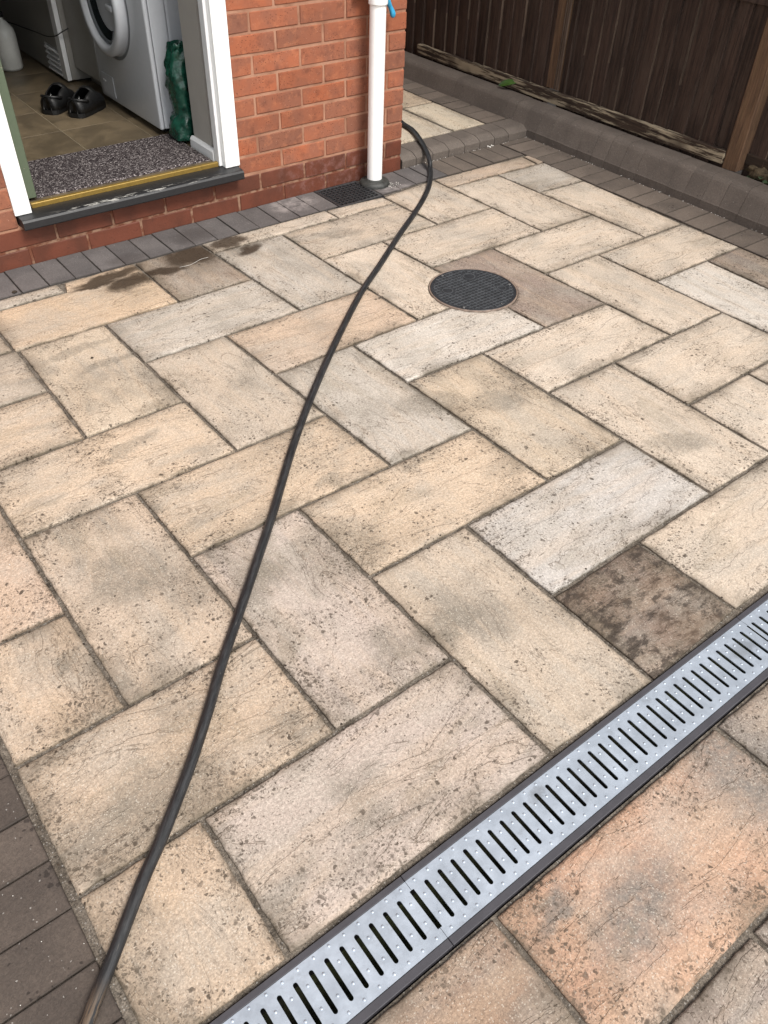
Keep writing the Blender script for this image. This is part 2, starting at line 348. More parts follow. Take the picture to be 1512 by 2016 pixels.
M = {}
M['slab'] = m_slab()
def pav_extra(s, col):
    G = s.geo.outputs['Position']
    ef = s.ss(s.math('ADD', s.blobs([(-.66, -.07, .14, .10, 0), (-.16, -.17, .10, .03, 0)], 20, .05), 0), .0, .5, 0, .55)
    col = s.mix(s.math('MULTIPLY', ef, s.ss(s.noise(G, 24, 4, .7), .35, .65)), col, lin(200, 190, 186, .6))
    wet = s.ss(s.blobs([(-1.17, -.11, .13, .09, 0), (-1.48, -.16, .1, .06, 0)], 16, .07), .0, .6, 0, .4)
    return s.mix(wet, col, lin(70, 62, 58, .6))
M['paver_blue'] = m_grain('charcoal_block_paving', lin(122, 116, 114, .60), lin(104, 99, 98, .60), (lin(78, 72, 70, .6), .35), rim=lin(58, 52, 46, .6), spk=.004, bumpd=.0007, extra=pav_extra, rndk=.16)
M['paver_brown'] = m_grain('brown_grey_block_paving', lin(122, 110, 100, .68), lin(104, 94, 86, .68), (lin(62, 52, 46, .55), .8), rim=lin(56, 48, 42, .6), spk=.006, bumpd=.0009, rndk=.16)
M['paver_dark'] = m_grain('dark_brown_block_paving', lin(110, 98, 89, .54), lin(92, 82, 75, .54), (lin(50, 42, 38, .5), .9), rim=lin(52, 44, 38, .6), spk=.006, bumpd=.0009, rndk=.16)
M['kerb'] = m_grain('concrete_kerb', lin(116, 106, 98, .68), lin(102, 93, 86, .68), (lin(58, 50, 46, .5), .45), spk=.003, bumpd=.0007, rndk=.05)
M['joint'] = m_grain('jointing_sand', lin(134, 124, 112, .60), lin(96, 87, 76, .56), (lin(50, 42, 34, .5), 1.0), gscale=420, gamp=.9, spk=.05, bumpd=.004, big=24)
M['soil'] = m_grain('damp_soil', lin(60, 48, 38, .5), lin(40, 34, 28, .5), gscale=160, gamp=.8, bumpd=.008)
M['ground'] = m_grain('rough_grass_ground', lin(84, 92, 52, .4), lin(66, 62, 44, .4), gscale=60, gamp=.8, bumpd=.01, big=.6)
M['brick'] = m_brick(); M['mortar'] = m_mortar()
M['white_frame'] = m_paint('white_frame_paint', lin(250, 250, 248, .86), (lin(150, 144, 134, .6), lambda s, P: s.ss(s.sep(P)[2], .42, .2)), .42, .4, (150, 150, 11))
M['white_pvc'] = m_plain('white_plastic_pipe', lin(252, 252, 250, .9), .3, amt=.025, bumpd=.0001)
M['black_sill'] = m_paint('black_sill_paint', lin(44, 44, 47, .45), (lin(205, 202, 195, .62), lambda s, P: s.math('MULTIPLY', s.ss(s.math('ABSOLUTE', s.math('ADD', s.sep(P)[1], .038)), .004, .016, 1, 0), s.ss(s.math('ABSOLUTE', s.math('ADD', s.sep(P)[0], 1.33)), .12, .42, 1, 0))), .9, .5, (22, 150, 150), .0012)
M['brass'] = m_plain('brass_threshold', lin(178, 146, 74, .62), .28, .5, 60, .1)
M['green_paint'] = m_paint('olive_green_door_paint', lin(108, 122, 98, .55), (lin(140, 140, 120, .6),), .25, .5, (40, 40, 40))
M['plaster'] = m_plain('painted_plaster', lin(200, 194, 186, .56), .75, nscale=8, amt=.04)
M['room_wall'] = m_plain('room_wall_paint', lin(150, 146, 138, .5), .8, nscale=5, amt=.05)
M['gloss_white'] = m_plain('white_gloss_paint', lin(236, 236, 236, .8), .3, amt=.03)
M['enamel'] = m_plain('white_enamel', lin(222, 225, 230, .58), .26, amt=.02, bumpd=.00005)
M['cab'] = m_plain('white_cabinet', lin(190, 186, 178, .48), .4, amt=.03, bumpd=.0001)
M['grey_pl'] = m_plain('mid_grey_plastic', lin(120, 124, 128, .6), .35, amt=.04)
M['dark'] = m_plain('black_rubber', lin(30, 30, 31, .7), .55, amt=.15)
M['collar'] = m_plain('weathered_black_collar', lin(66, 67, 64, .55), .6, nscale=50, amt=.4, bumpd=.002)
M['iron'] = m_plain('black_cast_iron', lin(58, 58, 60, .55), .5, .0, 70, .35, .0012)
M['void'] = m_plain('matt_near_black', lin(16, 14, 13, .6), .8, nscale=60, amt=.4)  # near-black shared by the trough, gully pot and vent backing
M['cover'] = m_plain('dark_polymer_cover', lin(58, 60, 64, .52), .42, 0, 30, .22, .0007)
M['cover_rib'] = m_plain('highlit_cover_rib', lin(92, 95, 98, .58), .4, 0, 30, .22, .0004)  # lighter copy of the cover colour, painting a highlight onto the raised ribs
M['rimtan'] = m_plain('pinkish_cover_rim', lin(158, 138, 124, .55), .6, nscale=60, amt=.25)
M['screw'] = m_plain('zinc_screw', lin(170, 170, 168, .7), .4, .7)
M['frame_pl'] = m_plain('dark_grey_channel_plastic', lin(84, 82, 88, .5), .45, nscale=30, amt=.1)
M['galv'] = m_galv()
M['glass'] = m_plain('dark_door_glass', (.012, .016, .017, 1), .08, amt=.02, bumpd=.00002)
M['bottle'] = m_plain('translucent_white_plastic', lin(225, 225, 218, .75), .4, amt=.04)
M['bag'] = m_plain('green_plastic_bag', lin(28, 74, 60, .72), .27, nscale=30, amt=.4, bumpd=.005)
M['shoe'] = m_plain('black_shoe_rubber', lin(17, 17, 18, .7), .5, nscale=60, amt=.25)
M['shoe_in'] = m_plain('black_shoe_lining', lin(14, 14, 15, .8), .9)
M['glove'] = m_plain('blue_nitrile', lin(56, 160, 204, .85), .36, nscale=45, amt=.12, bumpd=.0012)
M['leaf'] = m_plain('green_leaf', lin(72, 108, 42, .62), .45, nscale=30, amt=.25)
M['leaf_dark'] = m_plain('dark_green_leaf', lin(74, 96, 66, .5), .5, nscale=40, amt=.3)
M['stem'] = m_plain('brown_stem', lin(90, 80, 50, .5), .7)
M['stone'] = m_grain('mossy_rubble', lin(120, 104, 80, .5), lin(70, 60, 42, .5), (lin(50, 44, 30, .5), .7), gscale=220, gamp=.5, bumpd=.004, big=18)
M['fence'] = m_wood('dark_stained_fence', lin(84, 66, 57, .72), lin(56, 45, 40, .66), 'z', .8, lin(104, 88, 78, .62), .4)
M['fence_end'] = m_wood('pale_board_edge', lin(120, 102, 88, .65), lin(84, 68, 58, .6), 'z', .8)  # paler tone for some thick board edges and the post strips
M['post'] = m_wood('brown_fence_post', lin(112, 86, 66, .7), lin(84, 64, 50, .64), 'z', .8, lin(130, 104, 76, .6), .4)
M['rail'] = m_wood('weathered_rail', lin(86, 70, 58, .6), lin(56, 45, 38, .58), 'y', .9, lin(176, 162, 138, .8), .95)
M['white_bit'] = m_plain('pale_grit', lin(225, 220, 212, .75), .7)
M['brown_bit'] = m_plain('dead_leaf', lin(70, 56, 42, .5), .9, nscale=80, amt=.4)

def m_hose():
    s = NT('black_rubber_hose'); G = s.geo.outputs['Position']; q = s.sep(G)
    along = s.math('MULTIPLY_ADD', q[0], .72, s.math('MULTIPLY', q[1], .69)); across = s.math('MULTIPLY_ADD', q[0], -.69, s.math('MULTIPLY', q[1], .72))
    v = s.comb(s.math('MULTIPLY', along, 8), s.math('MULTIPLY', across, 90), s.math('MULTIPLY', q[2], 90))
    v2 = s.comb(s.math('MULTIPLY', along, 30), s.math('MULTIPLY', across, 220), s.math('MULTIPLY', q[2], 220))
    c = s.mix(s.ss(s.math('ADD', s.math('MULTIPLY', s.noise(v, 1.6, 6, .7), .6), s.math('MULTIPLY', s.noise(v2, 1.0, 5, .7), .5)), .46, .74), lin(34, 35, 37, .45), lin(72, 72, 74, .48))
    mud = s.math('MULTIPLY', s.ss(s.noise(v, 1.6, 6, .75, .5), .44, .54), s.ss(along, -3.575, -3.64))
    c = s.mix(s.math('MULTIPLY', mud, .85), c, lin(120, 100, 80, .6))
    c = s.mix(s.ss(s.noise(v, 4, 3), .70, .78, 0, .6), c, lin(150, 142, 132, .6))
    return s.out(c, s.ss(s.noise(v, 2, 3), .3, .7, .38, .62), 0, s.bump(s.noise(v, 3, 4), .0004, .4), .5)
M['hose'] = m_hose()

def m_mat():
    s = NT('ribbed_doormat'); G = s.geo.outputs['Position']; q = s.sep(G)
    v = s.vec('MULTIPLY', G, (1, 2.2, 1))
    c = s.sep(s.vor(v, 190, out='Color')); n = s.noise(v, 120, 3, .6)
    col = s.mix(s.ss(c[0], .35, .75), lin(58, 52, 54, .6), lin(112, 102, 102, .6))
    col = s.mix(s.ss(s.math('ADD', c[1], s.math('MULTIPLY', n, .3)), .92, 1.02, 0, .9), col, lin(198, 188, 186, .7))
    rib = s.math('SINE', s.math('MULTIPLY', q[1], 2 * math.pi / .0115))
    col = s.mix(s.ss(rib, .2, -.8, 0, .75), col, lin(34, 30, 32, .6))
    return s.out(col, .95, 0, s.bump(s.math('ADD', s.math('MULTIPLY', rib, .6), n), .003, .9), .1)
M['mat'] = m_mat()
def m_vinyl():
    s = NT('brown_vinyl_tile'); P = s.pos()
    c = s.mix(s.ss(s.noise(P, 5, 5, .62, .5), .34, .68), lin(136, 120, 96, .60), lin(102, 90, 72, .58))
    c = s.mix(s.ss(s.noise(P, 14, 4), .5, .75, 0, .4), c, lin(88, 78, 62, .55))
    return s.out(c, .42, 0, s.bump(s.noise(P, 30, 3), .0006, .4), .4)
M['vinyl'] = m_vinyl()
M['grout'] = m_plain('pale_tile_joint', lin(178, 164, 138, .6), .7)

# ------------------------------------------------------------------ ground
g = bmesh.new(); bmesh.ops.create_grid(g, x_segments=1, y_segments=1, size=150, matrix=Matrix.Translation((0, 0, -.09)))
tag(bm_obj('ground', g, M['ground']), kind='structure')

def slab_mesh(name, quad, inset=.0038, step=.016, amp=.0016, top=0.0, depth=.032, seed=0, clip=None, notch=None, ragged=.0022):
    """riven paving flag from its four measured corners: uneven top, worn arris, ragged rim; stores distance to the rim"""
    A, B, C_, D = [Vector((p[0], p[1])) for p in quad]
    lx = (B - A).length; ly = (D - A).length
    iu, iv = inset / lx, inset / ly
    def cuts(L, i):
        n = max(2, round(L / step)); base = [k / n for k in range(n + 1)]
        base[1:1] = [.004 / L]; base[-1:-1] = [1 - .004 / L]
        return [i + (1 - 2 * i) * b for b in base]
    U, V = cuts(lx, iu), cuts(ly, iv)
    bm = bmesh.new(); E = bm.verts.layers.float.new('edge')
    sx = seed * 7.13
    grid = []
    for j, v in enumerate(V):
        row = []
        for i, u in enumerate(U):
            p = (A * (1 - u) + B * u) * (1 - v) + (D * (1 - u) + C_ * u) * v
            eu = min(u - iu, 1 - iu - u) * lx; ev = min(v - iv, 1 - iv - v) * ly; e = max(0, min(eu, ev))
            z = top + (mnoise.noise(Vector((p.x * 5 + sx, p.y * 5, 1))) * .7 + mnoise.noise(Vector((p.x * 17 + sx, p.y * 17, 2))) * .4) * amp
            z += mnoise.noise(Vector((sx, 3.3, 0))) * .0010
            f = max(0, 1 - e / .006); z -= .0028 * f * f
            w = max(0, 1 - e / .03) * ragged
            dx = mnoise.noise(Vector((p.x * 38 + sx, p.y * 38, 5))) + .5 * mnoise.noise(Vector((p.x * 110 + sx, p.y * 110, 6)))
            dy = mnoise.noise(Vector((p.x * 38 + sx, p.y * 38, 9))) + .5 * mnoise.noise(Vector((p.x * 110 + sx, p.y * 110, 8)))
            x, y = p.x + dx * w, p.y + dy * w
            if notch and x < notch[0] and y > notch[1]: y = notch[1]; e = 0; z -= .0028
            vv = bm.verts.new((x, y, z)); vv[E] = e; row.append(vv)
        grid.append(row)
    nu, nv = len(U), len(V)
    for j in range(nv - 1):
        for i in range(nu - 1):
            q = (grid[j][i], grid[j][i + 1], grid[j + 1][i + 1], grid[j + 1][i])
            if clip and all((v.co.xy - Vector(clip[:2])).length < clip[2] for v in q): continue
            try: bm.faces.new(q)
            except ValueError: pass
    if clip:
        for v in list(bm.verts):
            if not v.link_faces: bm.verts.remove(v); continue
            d = v.co.xy - Vector(clip[:2])
            if d.length < clip[2]:
                d = d.normalized() * clip[2]; v.co.x, v.co.y = clip[0] + d.x, clip[1] + d.y; v[E] = 0; v.co.z -= .0025
    bmesh.ops.dissolve_degenerate(bm, dist=1e-5, edges=bm.edges)
    be = [e for e in bm.edges if len(e.link_faces) == 1]
    r = bmesh.ops.extrude_edge_only(bm, edges=be)
    for v in r['geom']:
        if isinstance(v, bmesh.types.BMVert): v.co.z = top - depth; v[E] = 0
    bmesh.ops.recalc_face_normals(bm, faces=bm.faces)
    for f in bm.faces:
        f.smooth = abs(f.normal.z) > .5
    me = bpy.data.meshes.new(name); bm.to_mesh(me); bm.free(); return me

# tints: (sRGB), lichen spots, greyness
TINT = {'beige': ((208, 194, 172), .36, .6), 'cream': ((224, 209, 186), .42, .25), 'orange': ((212, 188, 156), .05, .4), 'dark2': ((158, 143, 124), .1, .5),
        'grey': ((202, 194, 178), .28, .5), 'light': ((220, 213, 198), .35, .12), 'tan': ((200, 180, 156), .05, .4), 'dark1': ((160, 144, 128), .08, .4),
        'dark3': ((148, 134, 120), 1.0, .5), 'spotgold': ((216, 199, 172), .95, .4), 'tanorange': ((216, 193, 166), .3, .4), 'gold': ((218, 197, 168), .5, .4),
        'gold2': ((212, 196, 170), .3, .6), 'greyb': ((204, 190, 174), .65, .8), 'lgrey': ((206, 201, 190), .45, .2), 'spotdark': ((138, 120, 105), 2.4, .8),
        'goldspot': ((208, 186, 158), .8, .6), 'beigespot': ((204, 184, 158), 1.0, .8), 'beige2': ((208, 190, 166), .8, .7), 'tan2': ((212, 188, 162), .55, .3),
        'pinkorange': ((198, 160, 130), .75, .2), 'tandark': ((158, 132, 108), .7, .7), 'greybrown': ((156, 144, 130), .6, .6), 'wedge': ((200, 188, 168), .1, .3)}
SLABS=[
 ('wedge',(-2.063,-0.205),(-1.772,-0.205),(-1.768,-0.279),(-2.062,-0.281)),
 ('orange',(-2.063,-0.210),(-1.472,-0.207),(-1.466,-0.571),(-2.056,-0.573)),
 ('dark2',(-1.472,-0.208),(-1.184,-0.198),(-1.161,-0.570),(-1.466,-0.571)),
 ('cream',(-1.184,-0.198),(-0.577,-0.200),(-0.571,-0.300),(-1.178,-0.299)),
 ('beige',(-0.577,-0.200),(-0.275,-0.220),(-0.271,-0.300),(-0.571,-0.300)),
 ('grey',(-1.178,-0.299),(-0.863,-0.300),(-0.846,-0.869),(-1.143,-0.870)),
 ('beige',(-0.863,-0.300),(-0.271,-0.300),(-0.257,-0.586),(-0.855,-0.585)),
 ('cream',(-0.855,-0.585),(-0.560,-0.585),(-0.519,-1.158),(-0.837,-1.162)),
 ('cream',(-0.560,-0.585),(0.061,-0.586),(0.070,-0.885),(-0.539,-0.881)),
 ('cream',(-0.275,-0.223),(0.049,-0.187),(0.061,-0.586),(-0.257,-0.586)),
 ('tan',(0.049,-0.189),(0.630,-0.197),(0.617,-0.317),(0.052,-0.306)),
 ('tan',(0.630,-0.197),(0.672,-0.202),(0.672,-0.318),(0.617,-0.317)),
 ('cream',(0.052,-0.306),(0.350,-0.311),(0.382,-0.888),(0.070,-0.885)),
 ('grey',(0.350,-0.311),(0.665,-0.318),(0.652,-0.595),(0.364,-0.578)),
 ('cream',(0.364,-0.578),(0.652,-0.595),(0.642,-1.177),(0.398,-1.174)),
 ('cream',(-0.221,-0.883),(0.382,-0.888),(0.398,-1.174),(-0.204,-1.168)),
 ('cream',(0.099,-1.171),(0.642,-1.177),(0.657,-1.461),(0.111,-1.457)),
 ('dark1',(-0.539,-0.881),(-0.221,-0.883),(-0.186,-1.463),(-0.498,-1.457)),
 ('cream',(-0.204,-1.168),(0.099,-1.171),(0.123,-1.753),(-0.169,-1.751)),
 ('light',(0.111,-1.457),(0.432,-1.459),(0.428,-2.049),(0.135,-2.049)),
 ('dark3',(0.432,-1.459),(0.653,-1.461),(0.655,-2.050),(0.429,-2.048)),
 ('cream',(-0.473,-1.749),(0.123,-1.753),(0.135,-2.049),(-0.470,-2.049)),
 ('cream',(-0.798,-1.452),(-0.186,-1.463),(-0.169,-1.751),(-0.786,-1.746)),
 ('cream',(-0.786,-1.746),(-0.473,-1.749),(-0.467,-2.348),(-0.764,-2.350)),
 ('cream',(-0.470,-2.049),(-0.155,-2.049),(-0.158,-2.650),(-0.465,-2.650)),
 ('cream',(-0.155,-2.049),(0.440,-2.049),(0.440,-2.350),(-0.157,-2.350)),
 ('grey',(0.440,-2.049),(0.655,-2.050),(0.655,-2.650),(0.440,-2.650)),
 ('cream',(-0.157,-2.350),(0.440,-2.350),(0.440,-2.650),(-0.158,-2.650)),
 ('cream',(-1.081,-2.352),(-0.467,-2.348),(-0.465,-2.650),(-1.070,-2.642)),
 ('spotgold',(-1.116,-1.446),(-0.798,-1.452),(-0.775,-2.049),(-1.095,-2.048)),
 ('light',(-1.126,-1.165),(-0.519,-1.158),(-0.498,-1.457),(-1.116,-1.446)),
 ('tanorange',(-1.447,-0.870),(-0.846,-0.869),(-0.837,-1.162),(-1.434,-1.169)),
 ('grey',(-1.748,-0.572),(-1.161,-0.570),(-1.143,-0.870),(-1.741,-0.871)),
 ('beige',(-1.741,-0.871),(-1.447,-0.870),(-1.423,-1.438),(-1.727,-1.437)),
 ('grey',(-1.434,-1.169),(-1.126,-1.165),(-1.105,-1.749),(-1.410,-1.744)),
 ('gold',(-2.034,-1.436),(-1.423,-1.438),(-1.410,-1.744),(-2.030,-1.736)),
 ('gold',(-1.717,-1.740),(-1.105,-1.749),(-1.095,-2.048),(-1.712,-2.046)),
 ('greyb',(-2.030,-1.736),(-1.717,-1.740),(-1.708,-2.347),(-2.021,-2.348)),
 ('beige',(-1.712,-2.046),(-1.402,-2.047),(-1.391,-2.657),(-1.704,-2.647)),
 ('lgrey',(-1.402,-2.047),(-0.775,-2.049),(-0.764,-2.350),(-1.396,-2.354)),
 ('spotdark',(-1.396,-2.354),(-1.081,-2.352),(-1.070,-2.642),(-1.391,-2.657)),
 ('greyb',(-2.326,-2.349),(-1.708,-2.347),(-1.704,-2.647),(-2.325,-2.650)),
 ('goldspot',(-2.567,-2.350),(-2.326,-2.349),(-2.325,-2.650),(-2.568,-2.650)),
 ('beigespot',(-2.570,-2.045),(-2.025,-2.042),(-2.021,-2.348),(-2.567,-2.350)),
 ('beige2',(-2.341,-1.435),(-2.034,-1.436),(-2.025,-2.042),(-2.334,-2.044)),
 ('goldspot',(-2.570,-1.726),(-2.338,-1.728),(-2.334,-2.044),(-2.570,-2.045)),
 ('tan2',(-2.570,-1.139),(-2.345,-1.139),(-2.338,-1.728),(-2.570,-1.726)),
 ('gold',(-2.345,-1.139),(-1.735,-1.134),(-1.727,-1.437),(-2.341,-1.435)),
 ('gold2',(-2.045,-0.573),(-1.748,-0.572),(-1.735,-1.134),(-2.048,-1.136)),
 ('gold',(-2.345,-0.854),(-2.047,-0.847),(-2.048,-1.136),(-2.345,-1.139)),
 ('beige',(-2.570,-0.560),(-2.045,-0.566),(-2.047,-0.847),(-2.570,-0.859)),
 ('beige',(-2.570,-0.859),(-2.345,-0.854),(-2.345,-1.139),(-2.570,-1.139)),
 ('beige',(-2.570,-0.205),(-2.063,-0.205),(-2.056,-0.566),(-2.570,-0.560)),
 ('pinkorange',(-2.010,-2.803),(-1.379,-2.803),(-1.370,-3.087),(-2.005,-3.087)),
 ('tandark',(-2.570,-2.803),(-2.010,-2.803),(-2.005,-3.087),(-2.570,-3.087)),
 ('greybrown',(-1.379,-2.803),(-0.780,-2.803),(-0.780,-3.087),(-1.370,-3.087)),
 ('greybrown',(-1.673,-3.087),(-1.370,-3.087),(-1.370,-3.700),(-1.673,-3.700)),
 ('greybrown',(-2.280,-3.087),(-1.673,-3.087),(-1.673,-3.400),(-2.280,-3.400)),
 ('beige',(-2.570,-3.087),(-2.280,-3.087),(-2.280,-3.700),(-2.570,-3.700)),
 ('beige',(-2.280,-3.400),(-1.673,-3.400),(-1.673,-3.700),(-2.280,-3.700)),
 ('beige',(-0.780,-2.803),(-0.180,-2.803),(-0.180,-3.087),(-0.780,-3.087)),
 ('beige',(-0.180,-2.803),(0.655,-2.803),(0.655,-3.087),(-0.180,-3.087)),
 ('beige',(-1.370,-3.087),(-0.770,-3.087),(-0.770,-3.700),(-1.370,-3.700)),
 ('gold',(-0.770,-3.087),(-0.170,-3.087),(-0.170,-3.700),(-0.770,-3.700)),
 ('beige',(-0.170,-3.087),(0.655,-3.087),(0.655,-3.700),(-0.170,-3.700)),
]
MAN = (-.526, -1.108, .169)
patio = bmesh.new()
# sand bed under the flags (top just below their faces), with the drain channel and gully left open
def bed(x0, x1, y0, y1, z=-.0075):
    n = max(1, int((x1 - x0) / .03)); m = max(1, int((y1 - y0) / .03))
    vs = [[patio.verts.new((x0 + (x1 - x0) * i / n, y0 + (y1 - y0) * j / m, z + .0022 * mnoise.noise(Vector(((x0 + (x1 - x0) * i / n) * 24, (y0 + (y1 - y0) * j / m) * 24, 3))))) for i in range(n + 1)] for j in range(m + 1)]
    for j in range(m):
        for i in range(n): patio.faces.new((vs[j][i], vs[j][i + 1], vs[j + 1][i + 1], vs[j + 1][i]))
bed(-3.6, -.53, -.24, 0.01); bed(-.26, .87, -.24, .03); bed(-.53, -.26, -.24, -.222)
bed(-3.6, .87, -2.652, -.24); bed(-3.6, .87, -4.2, -2.802)
patio = tag(bm_obj('patio', patio, M['joint'], smooth=True), kind='structure')
for i, (kind, a, b, c, d) in enumerate(SLABS):
    ctr = ((a[0] + c[0]) / 2, (a[1] + c[1]) / 2)
    clip = MAN if math.hypot(ctr[0] - MAN[0], ctr[1] - MAN[1]) < .62 else None
    far = ctr[1] > -1.2
    me = slab_mesh('paving_slab', (a, b, c, d), inset=R.uniform(.0044, .0062), step=.02 if far else .015, seed=i + 1, clip=clip, notch=(-1.765, -.285) if kind == 'orange' else None)
    o = link('paving_slab', me, M['slab'], patio)
    t = TINT[kind]; jj = R.uniform(-5, 5)
    o.color = lin(t[0][0] + jj - 1, t[0][1] + jj - 3, t[0][2] + jj + 1, .68); o['spots'] = t[1] * R.uniform(.85, 1.15); o['grey'] = t[2]
    o['turn'] = 1.0 if abs(d[1] - a[1]) > abs(b[0] - a[0]) else 0.0

PAVER = {}
def paver_mesh(w, l, key):
    if key in PAVER: return PAVER[key]
    bm = bmesh.new(); E = bm.verts.layers.float.new('edge')
    for v in box(bm, -w / 2, w / 2, -l / 2, l / 2, -.04, 0, bev=.0016, seg=1): pass
    # subdivide the top so the rim value can vary
    top = [f for f in bm.faces if f.normal.z > .9 and abs(f.calc_center_median().z) < .001]
    bmesh.ops.inset_region(bm, faces=top, thickness=.0125)
    for v in bm.verts: v[E] = max(0, min(w / 2 - abs(v.co.x), l / 2 - abs(v.co.y)))
    bmesh.ops.recalc_face_normals(bm, faces=bm.faces)
    me = bpy.data.meshes.new('block_paver'); bm.to_mesh(me); bm.free(); PAVER[key] = me; return me
def paver(x0, x1, y0, y1, mat, parent, z=0.0):
    w, l = abs(x1 - x0) - .0024, abs(y1 - y0) - .0024
    me = paver_mesh(round(w, 3), round(l, 3), (round(w, 3), round(l, 3), mat))
    if not me.materials: me.materials.append(M[mat])
    o = link('block_paver', me, None, parent)
    o.location = ((x0 + x1) / 2, (y0 + y1) / 2, z + R.uniform(-.0016, .0012)); o.rotation_euler = (R.uniform(-.006, .006), R.uniform(-.006, .006), R.uniform(-.008, .008))
    return o
x = -1.899
while x < -.56: paver(x, x + .0995, -.199, -.002, 'paver_blue', patio); x += .0995
paver(x, -.512, -.199, -.002, 'paver_blue', patio)
x = -1.899
while x > -3.3: paver(x - .0995, x, -.199, -.002, 'paver_blue', patio); x -= .0995
paver(-.262, -.15, -.199, -.115, 'paver_blue', patio)
for xx, w in ((-.146, .095), (-.05, .095), (.046, .098), (.145, .096), (.242, .097), (.340, .102), (.443, .103), (.547, .104)):
    paver(xx, xx + w, -.186, -.002, 'paver_blue' if xx < .1 else 'paver_brown', patio)
y = -.055
k = 0
while y > -4.1:
    if not (-2.81 < y - .05 < -2.655): paver(.658, .852, y - .1015, y, 'paver_brown', patio)
    y -= .1015; k += 1
paver(.658, .852, -.053, -.004, 'paver_brown', patio)
y = -.31
while y > -4.0:
    if not (-2.81 < y - .05 < -2.64):
        paver(-2.775, -2.5775, y - .1025, y, 'paver_dark', patio)
        paver(-2.978, -2.7785, y - .1025, y, 'paver_dark', patio)
        paver(-3.18, -2.981, y - .1025, y, 'paver_dark', patio)
    y -= .1025
for ya in (-2.64,): 
    for xa in (-2.775, -2.978, -3.18): paver(xa, xa + .197, ya + .0, ya + .05, 'paver_brown', patio)

# raised path round the corner of the house
p2 = bmesh.new(); box(p2, .012, .87, .12, 3.2, -.05, .0445)
path = tag(bm_obj('raised_path', p2, M['joint']), kind='structure')
for i, (kind, q) in enumerate([('cream', ((.478, .588), (.70, .588), (.70, .158), (.478, .158))), ('cream', ((.015, .30), (.470, .588), (.470, .158), (.015, .158))),
                               ('tan', ((.478, 1.19), (.70, 1.19), (.70, .594), (.478, .594))), ('cream', ((.015, .9), (.470, .9), (.470, .594), (.015, .594))),
                               ('beige', ((.015, 1.5), (.470, 1.5), (.470, .905), (.015, .905))), ('cream', ((.478, 1.8), (.70, 1.8), (.70, 1.195), (.478, 1.195)))]):
    if i == 1: q = ((.015, .588), (.470, .588), (.470, .158), (.015, .158))
    o = link('paving_slab', slab_mesh('paving_slab', q, step=.02, seed=90 + i, top=.05), M['slab'], path)
    t = TINT[kind]; o.color = lin(*t[0], .62); o['spots'] = .25; o['grey'] = t[2]; o['turn'] = 1.0
y = .158
for k in range(26):
    paver(.703, .853, y, y + (.1015 if k else .068), 'paver_brown', path, .05); y += .1015 if k else .068

# ------------------------------------------------------------------ kerbs
def kerb_mesh(prof, a, b, axis):
    bm = bmesh.new(); extrude_profile(bm, prof, a, b, axis); bmesh.ops.recalc_face_normals(bm, faces=bm.faces)
    me = bpy.data.meshes.new('kerb_block'); bm.to_mesh(me); bm.free(); me.materials.append(M['kerb'])
    for f in me.polygons: f.use_smooth = False
    return me
kp = [(.853, -.06), (.853, .034), (.8555, .038), (.8835, .112), (.888, .121), (.896, .130), (.906, .1365), (.918, .1395), (.990, .140), (.994, .136), (.994, -.06)]
tall = tag(empty('raised_kerb', (.92, -1.0, 0)), 'long brown grey concrete kerb with sloped face along the foot of the dark fence', 'kerb')
ky = [3.1, 2.6, 2.1, 1.6, 1.1, .621, .196, .124, .03, -.065, -.16, -.257, -.354, -.449, -.538, -.633, -.728, -.820, -.920, -1.013, -1.107, -1.202, -1.30, -1.40]
while ky[-1] > -4.1: ky.append(ky[-1] - .0965)
for a, c in zip(ky[1:], ky):
    gp = R.choice((.0003, .0006, .0011))
    o = link('kerb_block', kerb_mesh(kp, a + gp, c - gp, 'y'), None, tall); o.location = (R.uniform(-.0010, .0010), 0, R.uniform(-.001, .001))
sp = [(0.002, -.05), (.002, .030), (.0045, .034), (.030, .046), (.040, .0495), (.052, .051), (.146, .051), (.149, .048), (.149, -.05)]
stepk = tag(empty('step_kerb', (.42, .07, 0)), 'low charcoal kerb with rounded nose stepping up from the patio to the path beside the brick corner', 'kerb')
xs = [.012, .1, .205, .311, .416, .520, .622, .722, .868]
for a, b in zip(xs, xs[1:]):
    o = link('kerb_block', kerb_mesh(sp, a + .0015, b - .0015, 'x'), None, stepk)

# ------------------------------------------------------------------ soil behind the kerb
so = bmesh.new()
n, m_ = 10, 120
vs = [[so.verts.new((.994 + .9 * i / n, -4.2 + 7.6 * j / m_, .095 + .02 * mnoise.noise(Vector((i * .9, j * .6, 0))))) for i in range(n + 1)] for j in range(m_ + 1)]
for j in range(m_):
    for i in range(n): so.faces.new((vs[j][i], vs[j][i + 1], vs[j + 1][i + 1], vs[j + 1][i]))
tag(bm_obj('soil', so, M['soil'], smooth=True), kind='structure')

